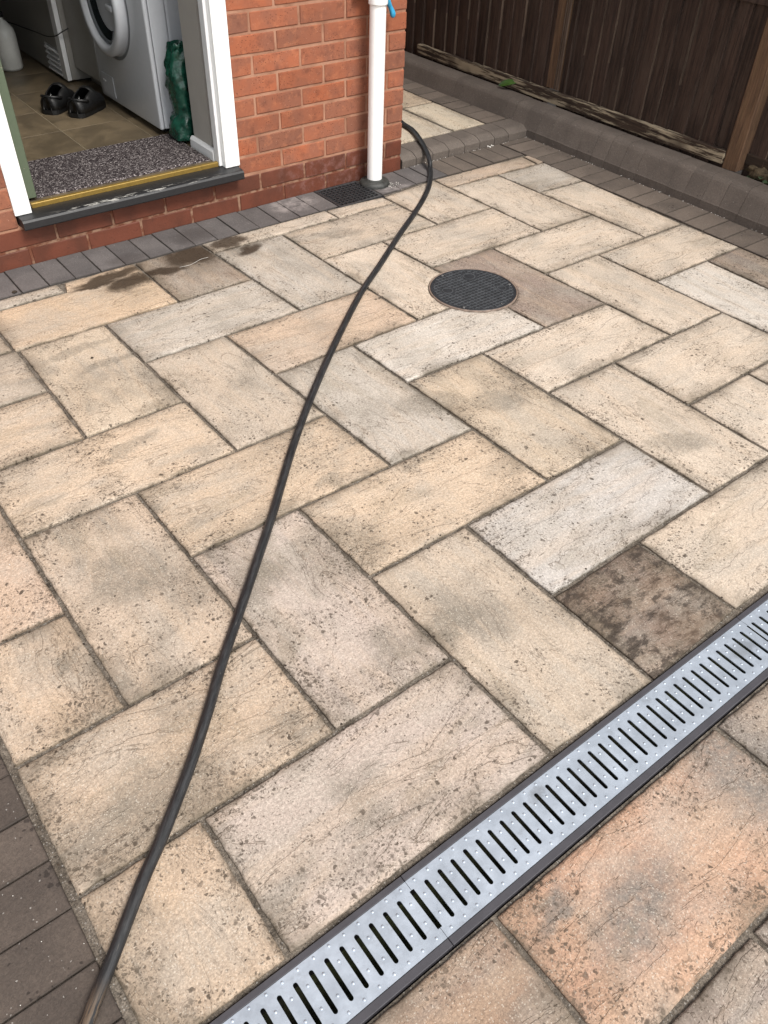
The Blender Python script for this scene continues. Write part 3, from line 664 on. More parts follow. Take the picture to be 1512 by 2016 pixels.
# ------------------------------------------------------------------ fence
fence = tag(empty('timber_fence', (1.03, -.1, .1)), 'tall dark brown featheredge board fence standing behind the raised kerb', 'fence')
def board(y0, y1, z0=.10, z1=1.85, x=1.028, flip=False):
    bm = bmesh.new(); t0, t1 = (.004, .020) if not flip else (.020, .004)
    zs = [z0, z0 + .3, z0 + .8, z1]
    wob = [R.uniform(-.002, .002) for _ in zs]
    A = []
    for z, w in zip(zs, wob):
        A.append([bm.verts.new((x - t1, y0 + w, z)), bm.verts.new((x - t0, y1 + w + .008, z)), bm.verts.new((x + .012, y1 + w + .008, z)), bm.verts.new((x + .012, y0 + w, z))])
    for a, b in zip(A, A[1:]):
        for k in range(4): bm.faces.new((a[k], a[(k + 1) % 4], b[(k + 1) % 4], b[k]))
    bm.faces.new(A[0]); bm.faces.new(A[-1][::-1])
    o = bm_obj('fence_board', bm, M['fence'], fence)
    o.data.materials.append(M['fence_end'])
    for f in o.data.polygons:
        if f.normal.y < -.9 and R.random() < .45: f.material_index = 1
    return o
bys = [1.27, 1.172, 1.082, .987, .882, .791, .701, .624, .540, .445, .362, .271, .172, .085, .052]
for a, b in zip(bys[1:], bys): board(a, b, x=1.028 + R.uniform(-.0015, .0015))
bys = [-.033, -.075, -.160, -.241, -.321, -.409, -.486, -.572, -.656, -.742, -.829, -.917, -.997, -1.075]
for a, b in zip(bys[1:], bys): board(a, b, x=1.028 + R.uniform(-.0015, .0015))
y = -1.155
while y > -3.2: board(y - .088, y, .10, 1.85, 1.06); y -= .088
y = 1.27
while y < 3.0: board(y, y + .09, .11, 1.85, 1.03); y += .09
box_obj('fence_post', (1.008, 1.078, -.033, .052, .208, 1.95), M['post'], fence, .003, jit=.001)
bm = bmesh.new(); box(bm, 1.002, 1.009, -.036, -.018, .21, 1.9, .001); box(bm, 1.002, 1.0085, -.012, -.004, .21, 1.9, .001)
bm_obj('cover_strip', bm, M['fence_end'], fence)
box_obj('fence_post', (.992, 1.088, -1.152, -1.078, .139, 1.98), M['post'], fence, .004, jit=.002)
box_obj('fence_post', (.992, 1.088, -3.0, -2.92, .1, 1.98), M['post'], fence, .004, jit=.002)
bm = bmesh.new(); vs = box(bm, .986, 1.018, -1.076, 1.10, .150, .206, .003, jit=.001)
for e in range(1): bmesh.ops.bisect_plane(bm, geom=bm.verts[:] + bm.edges[:] + bm.faces[:], plane_co=(0, 0, 0), plane_no=(0, 1, 0))
for v in bm.verts:
    v.co.z += .008 * (-(v.co.y) / 1.08 if v.co.y < 0 else 0) - .002
bm_obj('bottom_rail', bm, M['rail'], fence)
box_obj('bottom_rail', (1.04, 1.07, -2.92, -1.153, .17, .215), M['rail'], fence, .003, jit=.001)
box_obj('cross_rail', (.998, 1.014, -1.076, -.04, .765, .815), M['fence'], fence, .003)
box_obj('cross_rail', (.998, 1.014, .056, 1.27, .765, .815), M['fence'], fence, .003)

# ------------------------------------------------------------------ house
house = tag(empty('brick_house', (-1.3, .1, 0)), 'red brick house wall with open utility room doorway and painted brick base', 'house')
Z1, X0 = .0645, -.2087
bmeshes = []
def brick_mesh(w):
    bm = bmesh.new(); box(bm, -w / 2, w / 2, 0, .1, -.0325, .0325, bev=.0028, seg=1, jit=.0012)
    bmesh.ops.recalc_face_normals(bm, faces=bm.faces)
    me = bpy.data.meshes.new('brick'); bm.to_mesh(me); bm.free(); me.materials.append(M['brick']); return me
BM = {}
def brick(x0, x1, course):
    if x1 - x0 < .02: return
    w = round(x1 - x0, 3); v = R.randrange(3)
    if (w, v) not in BM: BM[(w, v)] = brick_mesh(w)
    o = link('brick', BM[(w, v)], None, house)
    o.location = ((x0 + x1) / 2, R.uniform(-.0012, .0014), Z1 + .075 * (course - 2) + .0375 + R.uniform(-.0008, .0008)); o.rotation_euler = (R.uniform(-.006, .006), R.uniform(-.004, .004), R.uniform(-.004, .004))
    o.matrix_parent_inverse = Matrix.Translation(-house.location)
    o['painted'] = 1.0 if course <= 2 else 0.0
rest = bmesh.new()
OPEN = (-1.803, -.866)
def clipped(x0, x1, zc):
    if .15 < zc < 2.28:
        if x0 >= OPEN[0] - .01 and x1 <= OPEN[1] + .01: return None
        if x0 < OPEN[0] < x1: x1 = OPEN[0]
        if x0 < OPEN[1] < x1: x0 = OPEN[1]
    return x0, x1
for c in range(1, 74):
    zc = Z1 + .075 * (c - 2) + .0375
    xs_ = [(-.0, )]
    x = X0 - .005 if c % 2 else X0 + .1125 - .005
    spans = [(x + .010, -.0)]
    while x > -4.4: spans.append((x - .215, x)); x -= .225
    for a, b in spans:
        q = clipped(a, b, zc)
        if not q or q[1] - q[0] < .02: continue
        if c <= 13 and q[0] > -2.35: brick(q[0], q[1], c)
        else: box(rest, q[0], q[1], 0, .1, zc - .0325, zc + .0325)
o = bm_obj('upper_brickwork', rest, M['brick'], house); o['painted'] = 0.0; tag(o, kind='stuff')
side = bmesh.new()
for c in range(1, 74):
    zc = Z1 + .075 * (c - 2) + .0375; y = .0 + (.1025 if c % 2 else .215) + .01
    while y < 5: box(side, -.10, .0, y, y + .215, zc - .0325, zc + .0325); y += .225
    if c % 2 == 0: pass
o = bm_obj('side_brickwork', side, M['brick'], house); o['painted'] = 0.0; tag(o, kind='stuff')
mo = bmesh.new()
def mwall(x0, x1, y0, y1, z0, z1):
    box(mo, x0, x1, y0, y1, z0, z1)
mwall(-4.4, OPEN[0] + .002, .0035, .10, -.05, 5.4); mwall(OPEN[1] - .002, -.0035, .0035, .0995, -.05, 5.4)
mwall(OPEN[0] + .002, OPEN[1] - .002, .0036, .0990, -.05, .146); mwall(OPEN[0] + .002, OPEN[1] - .002, .0036, .0990, 2.285, 5.4)
mwall(-.0985, -.0036, .0995, 5, -.05, 5.4)
bm_obj('mortar', mo, M['mortar'], house)
# inner leaf and room shell
wl = bmesh.new()
box(wl, -3.6, -1.83, .101, .25, .0, 2.7); box(wl, -.937, -.101, .101, .25, .0, 2.7); box(wl, -1.83, -.937, .101, .25, 2.2, 2.7)
bm_obj('inner_wall', wl, M['plaster'], house)
rm = bmesh.new()
box(rm, -1.93, -1.80, .251, 3.4, .15, 2.62); box(rm, -.36, -.22, .251, 3.4, .15, 2.62); box(rm, -1.80, -.36, 3.3, 3.42, .15, 2.62)
bm_obj('room_wall', rm, M['room_wall'], house)
box_obj('ceiling', (-1.95, -.2, .05, 3.5, 2.622, 2.72), M['room_wall'], house)
# sill
sb = bmesh.new()
extrude_profile(sb, [(-.052, .149), (-.0545, .153), (-.0535, .176), (-.048, .1825), (-.040, .1845), (.028, .1895), (.028, .149)], -1.795, -.878, 'x')
bm_obj('door_sill', sb, M['black_sill'], house)
box_obj('door_sill_base', (-1.80, -.87, .0285, .249, .10, .189), M['black_sill'], house)
# frame
fr = bmesh.new(); box(fr, -1.803, -1.741, -.006, .062, .188, 2.22, .003, 2); bm_obj('frame_post', fr, M['white_frame'], house)
fr = bmesh.new(); box(fr, -.934, -.867, -.006, .046, .188, 2.22, .003, 2); a = bm_obj('frame_post', fr, M['white_frame'], house)
fr = bmesh.new(); box(fr, -.949, -.9345, .020, .058, .192, 2.20, .002, 2); bm_obj('frame_stop', fr, M['gloss_white'], house)
fr = bmesh.new(); box(fr, -1.741, -.934, -.005, .06, 2.17, 2.23, .003); bm_obj('frame_head', fr, M['white_frame'], house)
# brass threshold
tb = bmesh.new()
extrude_profile(tb, [(.030, .1895), (.030, .2045), (.032, .2065), (.044, .2075), (.047, .204), (.047, .1895)], -1.727, -.945, 'x')
bm_obj('threshold_bar', tb, M['brass'], house)
sk = bmesh.new()
extrude_profile(sk, [(-.9375, .2), (-.953, .2), (-.953, .236), (-.946, .246), (-.9375, .2475)], .064, .262, 'y'); bm_obj('skirting_board', sk, M['gloss_white'], house)
# door folded back inside
dr = bmesh.new(); box(dr, -1.735, -1.692, .064, .84, .212, 2.16, .002); d_ = bm_obj('door', dr, M['green_paint'], house)
hb = bmesh.new(); lathe(hb, [(.0, -.04), (.008, -.04), (.008, .04), (0, .04)], Matrix.Translation((-1.737, .06, .5)), 10); bm_obj('hinge', hb, M['brass'], d_)

# floor
fl = bmesh.new(); box(fl, -1.80, -.35, .0485, 3.3, .10, .1985)
floor = tag(bm_obj('kitchen_floor', fl, M['grout']), kind='structure')
TM = {}
xs_ = [-1.80, -1.637, -1.333, -1.030, -.727, -.424, -.36]; ys_ = [.05, .145, .447, .748, 1.050, 1.352, 1.654, 1.956, 2.258, 2.56, 2.862, 3.164, 3.3]
for a, b in zip(xs_, xs_[1:]):
    for c, d in zip(ys_, ys_[1:]):
        k = (round(b - a, 3), round(d - c, 3))
        if k not in TM:
            bm = bmesh.new(); box(bm, -k[0] / 2 + .0016, k[0] / 2 - .0016, -k[1] / 2 + .0016, k[1] / 2 - .0016, -.002, .0015, .0005)
            me = bpy.data.meshes.new('floor_tile'); bm.to_mesh(me); bm.free(); me.materials.append(M['vinyl']); TM[k] = me
        o = link('floor_tile', TM[k], None, floor); o.location = ((a + b) / 2, (c + d) / 2, .1988)

# ------------------------------------------------------------------ doormat
mt = bmesh.new(); box(mt, -1.686, -.962, .085, .445, .2005, .2095, .002); box(mt, -1.690, -.958, .081, .449, .2004, .2035, .001)
tag(bm_obj('doormat', mt, M['mat']), 'grey flecked ribbed doormat lying just inside the open doorway', 'doormat')

# ------------------------------------------------------------------ washing machine
RX = Matrix.Rotation(math.radians(-90), 4, 'Y')            # lathe axis -> world -x
wm = tag(empty('washing_machine', (-.7, .75, .2)), 'white front loading washing machine with round porthole door inside the utility room', 'washing machine')
bm = bmesh.new(); box(bm, -.903, -.40, .447, 1.062, .228, 1.055, .012, 3); bm_obj('body', bm, M['enamel'], wm, False)
bm = bmesh.new(); box(bm, -.9765, -.9055, .446, 1.063, .228, 1.055, .003, 2); bm_obj('side_panel', bm, M['enamel'], wm)
bm = bmesh.new(); box(bm, -1.0, -.979, .441, 1.068, .226, .93, .009, 4)
fp = bm_obj('front_panel', bm, M['enamel'], wm, True)
bm = bmesh.new(); box(bm, -1.002, -.979, .441, 1.068, .934, 1.055, .012, 3); bm_obj('control_panel', bm, M['enamel'], wm)
C_ = Matrix.Translation((-1.0, .822, .652)) @ RX
bm = bmesh.new(); lathe(bm, [(.228, -.004), (.221, .003), (.210, .0005), (.2, -.01)], C_, 64); bm_obj('door_surround', bm, M['grey_pl'], wm, True)
bm = bmesh.new(); lathe(bm, [(.204, -.002), (.206, .030), (.203, .040), (.196, .046), (.176, .047), (.166, .042), (.160, .022), (.158, .0)], C_, 64); dring = bm_obj('porthole_door', bm, M['enamel'], wm, True)
bm = bmesh.new(); lathe(bm, [(.159, .018), (.152, .026), (.147, .024), (.142, .002)], C_, 64); bm_obj('inner_rim', bm, M['grey_pl'], dring, True)
bm = bmesh.new(); lathe(bm, [(.146, .016), (.128, .006), (.07, -.014), (0, -.022)], C_, 48); bm_obj('glass', bm, M['glass'], dring, True)
bm = bmesh.new(); box(bm, -1.046, -1.016, .668, .728, .640, .664, .006, 3); bm_obj('handle', bm, M['enamel'], dring, True)
bm = bmesh.new(); box(bm, -1.0022, -.998, .90, 1.03, .245, .335, .001); bm_obj('filter_flap', bm, M['enamel'], wm)
bm = bmesh.new(); box(bm, -1.0045, -1.001, .985, 1.012, .300, .308, .001); bm_obj('flap_catch', bm, M['gloss_white'], wm)
bm = bmesh.new(); box(bm, -.96, -.42, .50, 1.04, .2005, .2275); bm_obj('plinth', bm, M['dark'], wm)

# ------------------------------------------------------------------ cupboards
cb = tag(empty('base_cupboard', (-.7, 1.25, .2)), 'plain white base cupboard between the washing machine and the vented appliance', 'cupboard')
bm = bmesh.new(); box(bm, -.975, -.38, 1.078, 1.392, .27, 1.05); bm_obj('carcass', bm, M['cab'], cb)
bm = bmesh.new(); box(bm, -.995, -.977, 1.080, 1.390, .272, 1.05, .002); bm_obj('cupboard_door', bm, M['cab'], cb)
bm = bmesh.new(); box(bm, -.925, -.40, 1.075, 1.392, .2005, .269); bm_obj('plinth', bm, M['cab'], cb)
ap = tag(empty('vented_appliance', (-.7, 1.8, .2)), 'white appliance casing with slatted vent low down, deep in the dim utility room', 'appliance')
bm = bmesh.new(); box(bm, -1.020, -.38, 1.397, 2.35, .212, 1.05, .004, 2); bm_obj('casing', bm, M['cab'], ap)
bm = bmesh.new()
box(bm, -1.044, -1.021, 1.397, 1.46, .212, 1.05, .003, 2)
bm_obj('edge_trim', bm, M['gloss_white'], ap)
bm = bmesh.new(); box(bm, -1.040, -1.0205, 1.462, 2.35, .212, .222); box(bm, -1.040, -1.0205, 1.462, 2.35, .343, 1.05); box(bm, -1.040, -1.0205, 1.648, 2.35, .2225, .3425)
bm_obj('front_panel', bm, M['cab'], ap)
bm = bmesh.new(); box(bm, -1.0225, -1.0202, 1.463, 1.647, .2225, .3425); bm_obj('vent_back', bm, M['void'], ap)
for k in range(5):
    z = .226 + k * .0245
    bm = bmesh.new(); vs = box(bm, -1.046, -1.028, 1.463, 1.647, z, z + .006, .001)
    for v in vs: v.co.z += (v.co.x + 1.037) * .8
    bm_obj('vent_slat', bm, M['gloss_white'], ap)
bm = bmesh.new(); box(bm, -.99, -.42, 1.42, 2.33, .2005, .2115); bm_obj('plinth', bm, M['dark'], ap)

# bottle + cord
bt = tag(empty('plastic_bottle', (-1.205, 1.80, .2)), 'large cloudy white plastic container standing on the utility room floor at the far left', 'container')
bm = bmesh.new()
prof = [(.0, .2005), (.062, .2005), (.070, .212), (.070, .36), (.064, .385), (.040, .412), (.022, .428), (.021, .440), (0, .440)]
lathe(bm, prof, Matrix.Translation((-1.19, 1.81, 0)) @ Matrix.Diagonal((.86, 1.1, 1, 1)), 24); bm_obj('bottle_body', bm, M['bottle'], bt, True)
bm = bmesh.new(); lathe(bm, [(0, .437), (.025, .437), (.025, .458), (0, .459)], Matrix.Translation((-1.19, 1.81, 0)), 16); bm_obj('cap', bm, M['dark'], bt)
bm = bmesh.new(); tube(bm, catmull([(-1.17, 2.30, .47), (-1.10, 2.083, .372), (-1.075, 1.93, .366), (-1.06, 1.716, .376), (-1.06, 1.52, .391), (-1.056, 1.40, .415), (-1.04, 1.375, .43), (-1.0, 1.36, .45)], 8), .0028, 6)
tag(bm_obj('power_cord', bm, M['dark'], smooth=True), 'thin black cord drooping across the front of the vented appliance', 'cord')

# shoes
def shoe(loc, ang, label):
    root = tag(empty('shoe', loc), label, 'shoe', 'pair of black shoes on the floor')
    Mx = Matrix.Translation(loc) @ Matrix.Rotation(ang, 4, 'Z')
    def sec(t):  # half width along the length
        return .036 + .012 * math.sin(math.pi * min(1, t * 1.05)) + (.006 if t > .5 else 0) * math.sin(math.pi * (t - .5) * 2)
    L = .225; n = 22; m = 14
    bm = bmesh.new(); rings = []
    for i in range(n + 1):
        t = i / n; x = L * t; w = sec(t) * (1 - max(0, (t - .80) / .2) ** 2.2 * .9) * (1 - max(0, (.10 - t) / .10) ** 2 * .55)
        h = .054 if t < .30 else .062 + .012 * math.sin(math.pi * (t - .3) / .5) if t < .62 else .062 - .036 * ((t - .62) / .38) ** 1.2
        if t > .3 and t < .62: h = .062 + .020 * math.sin(math.pi * (t - .3) / .64)
        ring = []
        for k in range(m):
            a = math.pi * k / (m - 1)
            yy = math.cos(a) * w * (1.0 if k in (0, m - 1) else .99); zz = .018 + max(0, math.sin(a)) ** .6 * (h)
            ring.append(bm.verts.new(Mx @ Vector((x, yy, zz))))
        rings.append(ring)
    for i, (a, b) in enumerate(zip(rings, rings[1:])):
        for k in range(m - 1):
            if 1 <= i <= 10 and 4 <= k <= m - 6: continue
            bm.faces.new((a[k], a[k + 1], b[k + 1], b[k]))
    bm.faces.new(rings[0]); bm.faces.new(rings[-1][::-1])
    o = bm_obj('upper', bm, M['shoe'], root, True, recalc=False)
    md = o.modifiers.new('thick', 'SOLIDIFY'); md.thickness = .005; md.offset = 1
    bm = bmesh.new(); A = []; B = []
    for i in range(n + 1):
        t = i / n; w = (sec(t) + .004) * (1 - max(0, (t - .82) / .18) ** 2.2 * .85) * (1 - max(0, (.08 - t) / .08) ** 2 * .5)
        A.append((L * t * 1.02 - .003, w))
    loop = A + [(x, -w) for x, w in reversed(A)]
    lo = [bm.verts.new(Mx @ Vector((x, y, 0.001))) for x, y in loop]; hi = [bm.verts.new(Mx @ Vector((x, y, .020))) for x, y in loop]
    for k in range(len(loop)): bm.faces.new((lo[k], lo[(k + 1) % len(loop)], hi[(k + 1) % len(loop)], hi[k]))
    bm.faces.new(lo[::-1]); bm.faces.new(hi); bm_obj('sole', bm, M['shoe'], root)
    bm = bmesh.new()
    for sgn in (-1, 1):
        lathe(bm, [(0, .004), (.006, .003), (.008, 0)], Mx @ Matrix.Translation((.125, sgn * .047, .05)) @ Matrix.Rotation(math.radians(-90 * sgn), 4, 'X'), 12)
    bm_obj('rivet', bm, M['screw'], root)
    bm = bmesh.new(); tube(bm, [Mx @ Vector((.03 + .10 * math.sin(a) * .0 - .045 * math.cos(a) + .03, .046 * math.sin(a), .062 + .012 * abs(math.cos(a)))) for a in [math.pi * (k / 12 - .5) for k in range(13)]], .006, 8)
    bm_obj('heel_strap', bm, M['shoe'], root, True)
shoe((-1.300, .985, .2005), math.radians(42), 'black clog style shoe on the tiled floor, the left one, heel towards the door')
shoe((-1.218, .880, .2005), math.radians(37), 'black clog style shoe on the tiled floor, the right one nearer the washing machine')

# bag
bg_ = tag(empty('plastic_bag', (-.93, .35, .2)), 'crumpled dark green plastic bag standing upright beside the washing machine', 'bag')
bm = bmesh.new(); rings = []
for i in range(34):
    t = i / 33; z = .2105 + .365 * t
    cx = -.938 + .006 * math.sin(t * 7) + .022 * t; cy = .352 + .006 * math.sin(t * 5 + 1)
    rx = (.052 - .008 * t) * (1 + .10 * math.sin(t * 9 + 1)) * (1 - .25 * math.exp(-((t - .30) / .06) ** 2)); ry = (.070 - .014 * t) * (1 + .06 * math.sin(t * 13))
    if i == 0: rx *= .6; ry *= .6
    ring = []
    for k in range(40):
        a = 2 * math.pi * k / 40
        nn = mnoise.noise(Vector((math.cos(a) * 2.2, math.sin(a) * 2.2 + 3, z * 20))) * .14 + abs(mnoise.noise(Vector((math.cos(a) * 3.2 + z * 9, math.sin(a) * 3.2, z * 38)))) * .30 - .08
        ring.append(bm.verts.new((cx + math.cos(a) * rx * (1 + nn), cy + math.sin(a) * ry * (1 + nn), z + .008 * mnoise.noise(Vector((a, z * 30, 2))))))
    rings.append(ring)
for a, b in zip(rings, rings[1:]):
    for k in range(40): bm.faces.new((a[k], a[(k + 1) % 40], b[(k + 1) % 40], b[k]))
bm.faces.new(rings[0][::-1]); bm_obj('bag_body', bm, M['bag'], bg_, True)
bm = bmesh.new()
for k in range(9):
    a = bm.verts.new((-.952 + .0085 * k, .305 + .008 * math.sin(k * 2.1), .560)); b = bm.verts.new((-.958 + .0095 * k, .298 + .008 * math.sin(k * 1.7), .588 + .006 * math.sin(k * 2.6)))
    if k: bm.faces.new((pa, a, b, pb))
    pa, pb = a, b
o = bm_obj('bag_rim', bm, M['bag'], bg_, True); md = o.modifiers.new('t', 'SOLIDIFY'); md.thickness = .002

# ------------------------------------------------------------------ drainpipe, collar, glove
dp = tag(empty('drainpipe', (-.217, -.08, 0)), 'white plastic drainpipe on the brick wall, standing in a black collar beside the gully grate', 'drainpipe')
PC = Matrix.Translation((-.216, -.079, 0))
bm = bmesh.new(); lathe(bm, [(.034, .006), (.034, 3.2)], PC, 40); bm_obj('pipe', bm, M['white_pvc'], dp, True)
bm = bmesh.new(); lathe(bm, [(.0345, .722), (.0392, .722), (.0395, .726), (.0395, .80), (.036, .806), (.0345, .806)], PC, 40); bm_obj('socket', bm, M['white_pvc'], dp, True)
bm = bmesh.new(); box(bm, -.292, -.245, -.034, -.001, .737, .765, .002); box(bm, -.29, -.14, -.006, -.001, .742, .772, .001); bm_obj('pipe_clip', bm, M['white_pvc'], dp)
bm = bmesh.new(); lathe(bm, [(.069, -.004), (.070, .006), (.064, .017), (.052, .021), (.044, .018), (.041, .026), (.0355, .027), (.0355, .008)], PC, 40)
for v in bm.verts: v.co += Vector((mnoise.noise(v.co * 40) * .0022, mnoise.noise(v.co * 40 + Vector((5, 5, 5))) * .0022, 0))
bm_obj('collar', bm, M['collar'], dp, True)
gl = tag(empty('glove', (-.13, -.045, .74)), 'bright blue disposable glove tucked behind the drainpipe with a finger hanging down', 'glove')
bm = bmesh.new(); fing = catmull([(-.150, -.040, .755), (-.140, -.040, .724), (-.124, -.040, .699), (-.111, -.041, .675), (-.106, -.042, .655)], 6)
tube(bm, fing, lambda t: .0125 * (1 + .18 * math.sin(t * 9)) * (1 - .15 * t) if t < .8 else .0112 * math.sqrt(max(.02, 1 - ((t - .8) / .2) ** 2)) + .001, 14); bm_obj('finger', bm, M['glove'], gl, True)
for k, (dx, dz, yy) in enumerate(((-.02, .03, -.055), (.015, .045, -.035), (-.045, .05, -.02))):
    bm = bmesh.new(); tube(bm, catmull([(-.155, -.03, .80), (-.150 + dx, yy, .785), (-.140 + dx, yy, .755 + dz)], 6), lambda t: .011 * math.sqrt(max(.05, 1 - t ** 6)), 12); bm_obj('finger', bm, M['glove'], gl, True)
bm = bmesh.new(); rings = []
for i in range(12):
    t = i / 11; z = .752 + .12 * t; w = .026 + .012 * math.sin(t * 3); ring = []
    for k in range(20):
        a = 2 * math.pi * k / 20; nn = 1 + .2 * mnoise.noise(Vector((math.cos(a) * 2, math.sin(a) * 2, z * 40)))
        ring.append(bm.verts.new((-.150 + math.cos(a) * w * nn, -.028 + math.sin(a) * .014 * nn, z)))
    rings.append(ring)
for a, b in zip(rings, rings[1:]):
    for k in range(20): bm.faces.new((a[k], a[(k + 1) % 20], b[(k + 1) % 20], b[k]))
bm.faces.new(rings[0][::-1]); bm_obj('palm', bm, M['glove'], gl, True)

# ------------------------------------------------------------------ gully grate
gg = tag(empty('gully_grate', (-.388, -.115, 0)), 'small square black gully grate in the paving at the foot of the drainpipe', 'drain grate')
gx0, gx1, gy0, gy1 = -.507, -.272, -.216, -.006
bm = bmesh.new()
for a in ((gx0, gx1, gy0, gy0 + .013), (gx0, gx1, gy1 - .013, gy1), (gx0, gx0 + .013, gy0 + .0131, gy1 - .0131), (gx1 - .013, gx1, gy0 + .0131, gy1 - .0131)): box(bm, *a, -.010, .0035, .0012)
bm_obj('grate_frame', bm, M['iron'], gg)
bm = bmesh.new()
for a in ((gx0 - .01, gx1 + .01, gy0 - .012, gy0 - .003), (gx0 - .01, gx0 - .003, gy0 - .0029, gy1)): box(bm, *a, -.03, -.0025)
bm_obj('outer_rim', bm, M['iron'], gg)
N = 10
for k in range(1, N):
    x = gx0 + .013 + (gx1 - gx0 - .026) * k / N
    box_obj('grate_bar', (x - .0024, x + .0024, gy0 + .012, gy1 - .012, -.011, .0018), M['iron'], gg)
    if k < 9:
        y = gy0 + .013 + (gy1 - gy0 - .026) * k / 9
        box_obj('grate_bar', (gx0 + .012, gx1 - .012, y - .0024, y + .0024, -.010, .0026), M['iron'], gg)
bm = bmesh.new(); box(bm, gx0 - .012, gx1 + .012, gy0 - .014, gy1 + .004, -.15, -.085); 
box(bm, gx0 - .012, gx0 - .0105, gy0 - .014, gy1, -.085, -.004); box(bm, gx1 + .0105, gx1 + .012, gy0 - .014, gy1, -.085, -.004); box(bm, gx0 - .01, gx1 + .01, gy0 - .014, gy0 - .0125, -.085, -.004); box(bm, gx0 - .01, gx1 + .01, gy1 + .001, gy1 + .003, -.085, -.004)
bm_obj('gully_pot', bm, M['void'], gg)

# ------------------------------------------------------------------ manhole cover
mh = tag(empty('manhole_cover', (MAN[0], MAN[1], 0)), 'round dark grey inspection cover with raised grid pattern and pinkish rim in the paving', 'manhole cover')
MC = Matrix.Translation((MAN[0], MAN[1], 0))
bm = bmesh.new(); lathe(bm, [(.205, -.006), (.18, -.0045), (.1655, -.0045)], MC, 64)
for v in bm.verts: v.co.z += mnoise.noise(v.co * 60) * .0015
bm_obj('bedding_ring', bm, M['joint'], mh)
bm = bmesh.new(); lathe(bm, [(.1665, -.03), (.1670, .0015), (.1662, .003), (.1625, .003), (.1618, .001), (.1615, -.03)], MC, 80); bm_obj('rim', bm, M['rimtan'], mh, True)
bm = bmesh.new(); lathe(bm, [(.1605, -.03), (.1605, .0015), (.1596, .0026), (.155, .0026), (.1545, .0012), (0, .0012)], MC, 80); cov = bm_obj('cover', bm, M['cover'], mh)
rb = bmesh.new(); pt = .0165; nn = 9
def seg(a0, a1, fixed, horiz, w=.0014, h=.0032):
    if a1 - a0 < .004: return
    if horiz: box(rb, MAN[0] + a0, MAN[0] + a1, MAN[1] + fixed - w, MAN[1] + fixed + w, .0008, h)
    else: box(rb, MAN[0] + fixed - w, MAN[0] + fixed + w, MAN[1] + a0, MAN[1] + a1, .0008, h - .0003)
def blocked(x, y):
    for cx, cy, r in ((.055, .085, .034), (-.088, .045, .030), (.095, -.055, .026), (-.05, -.09, .0)):
        if math.hypot(x - cx, y - cy) < r: return True
    return math.hypot(x, y) > .150
for k in range(-nn, nn + 1):
    f = k * pt
    for hz in (True, False):
        t = -.15; start = None
        while t <= .1501:
            p = (t, f) if hz else (f, t)
            ok = not blocked(*p)
            if ok and start is None: start = t
            if (not ok or t + .002 > .1501) and start is not None: seg(start, t, f, hz); start = None
            t += .002
tag(bm_obj('tread_pattern', rb, M['cover_rib'], mh), kind='stuff')
for cx, cy, r in ((.055, .085, .024), (-.088, .045, .021), (.095, -.055, .018)):
    rb = bmesh.new()
    lathe(rb, [(r, .001), (r, .003), (r - .003, .003), (r - .003, .001)], Matrix.Translation((MAN[0] + cx, MAN[1] + cy, 0)), 28)
    for q in range(10):
        a = math.pi * (q + .5) / 10
        mm = Matrix.Translation((MAN[0] + cx, MAN[1] + cy, .0018)) @ Matrix.Rotation(a, 4, 'Z') @ Matrix.Translation((r + .0045, 0, 0)) @ Matrix.Diagonal((.005, .0016, .002, 1))
        bmesh.ops.create_cube(rb, size=1, matrix=mm)
    bm_obj('roundel', rb, M['cover_rib'], mh)
for a in (100, 215, 340):
    a = math.radians(a); bm = bmesh.new()
    lathe(bm, [(0, .0045), (.0045, .004), (.005, .002)], Matrix.Translation((MAN[0] + .149 * math.cos(a), MAN[1] + .149 * math.sin(a), 0)), 14); bm_obj('screw', bm, M['screw'], mh)

# ------------------------------------------------------------------ channel drain
cd = tag(empty('channel_drain', (-1.6, -2.727, 0)), 'galvanised slotted channel drain in a dark grey plastic frame crossing the patio', 'drain')
YA, YB = -2.655, -2.799
bm = bmesh.new(); X_0, X_1 = -3.2, .85
for a, b in ((X_0, -2.0965), (-2.0955, -1.0925), (-1.0915, X_1)):
    fb = bmesh.new(); box(fb, a, b, YA - .0125, YA - .0005, -.03, .0015, .001); bm_obj('channel_edge', fb, M['frame_pl'], cd)
    fb = bmesh.new(); box(fb, a, b, YB + .0005, YB + .0148, -.03, .0015, .001); bm_obj('channel_edge', fb, M['frame_pl'], cd)
tr = bmesh.new(); box(tr, X_0, X_1, YA - .014, YA - .0126, -.09, -.004); box(tr, X_0, X_1, YB + .0149, YB + .0163, -.09, -.004); box(tr, X_0, X_1, YB + .012, YA - .012, -.10, -.0905)
bm_obj('trough', tr, M['void'], cd)
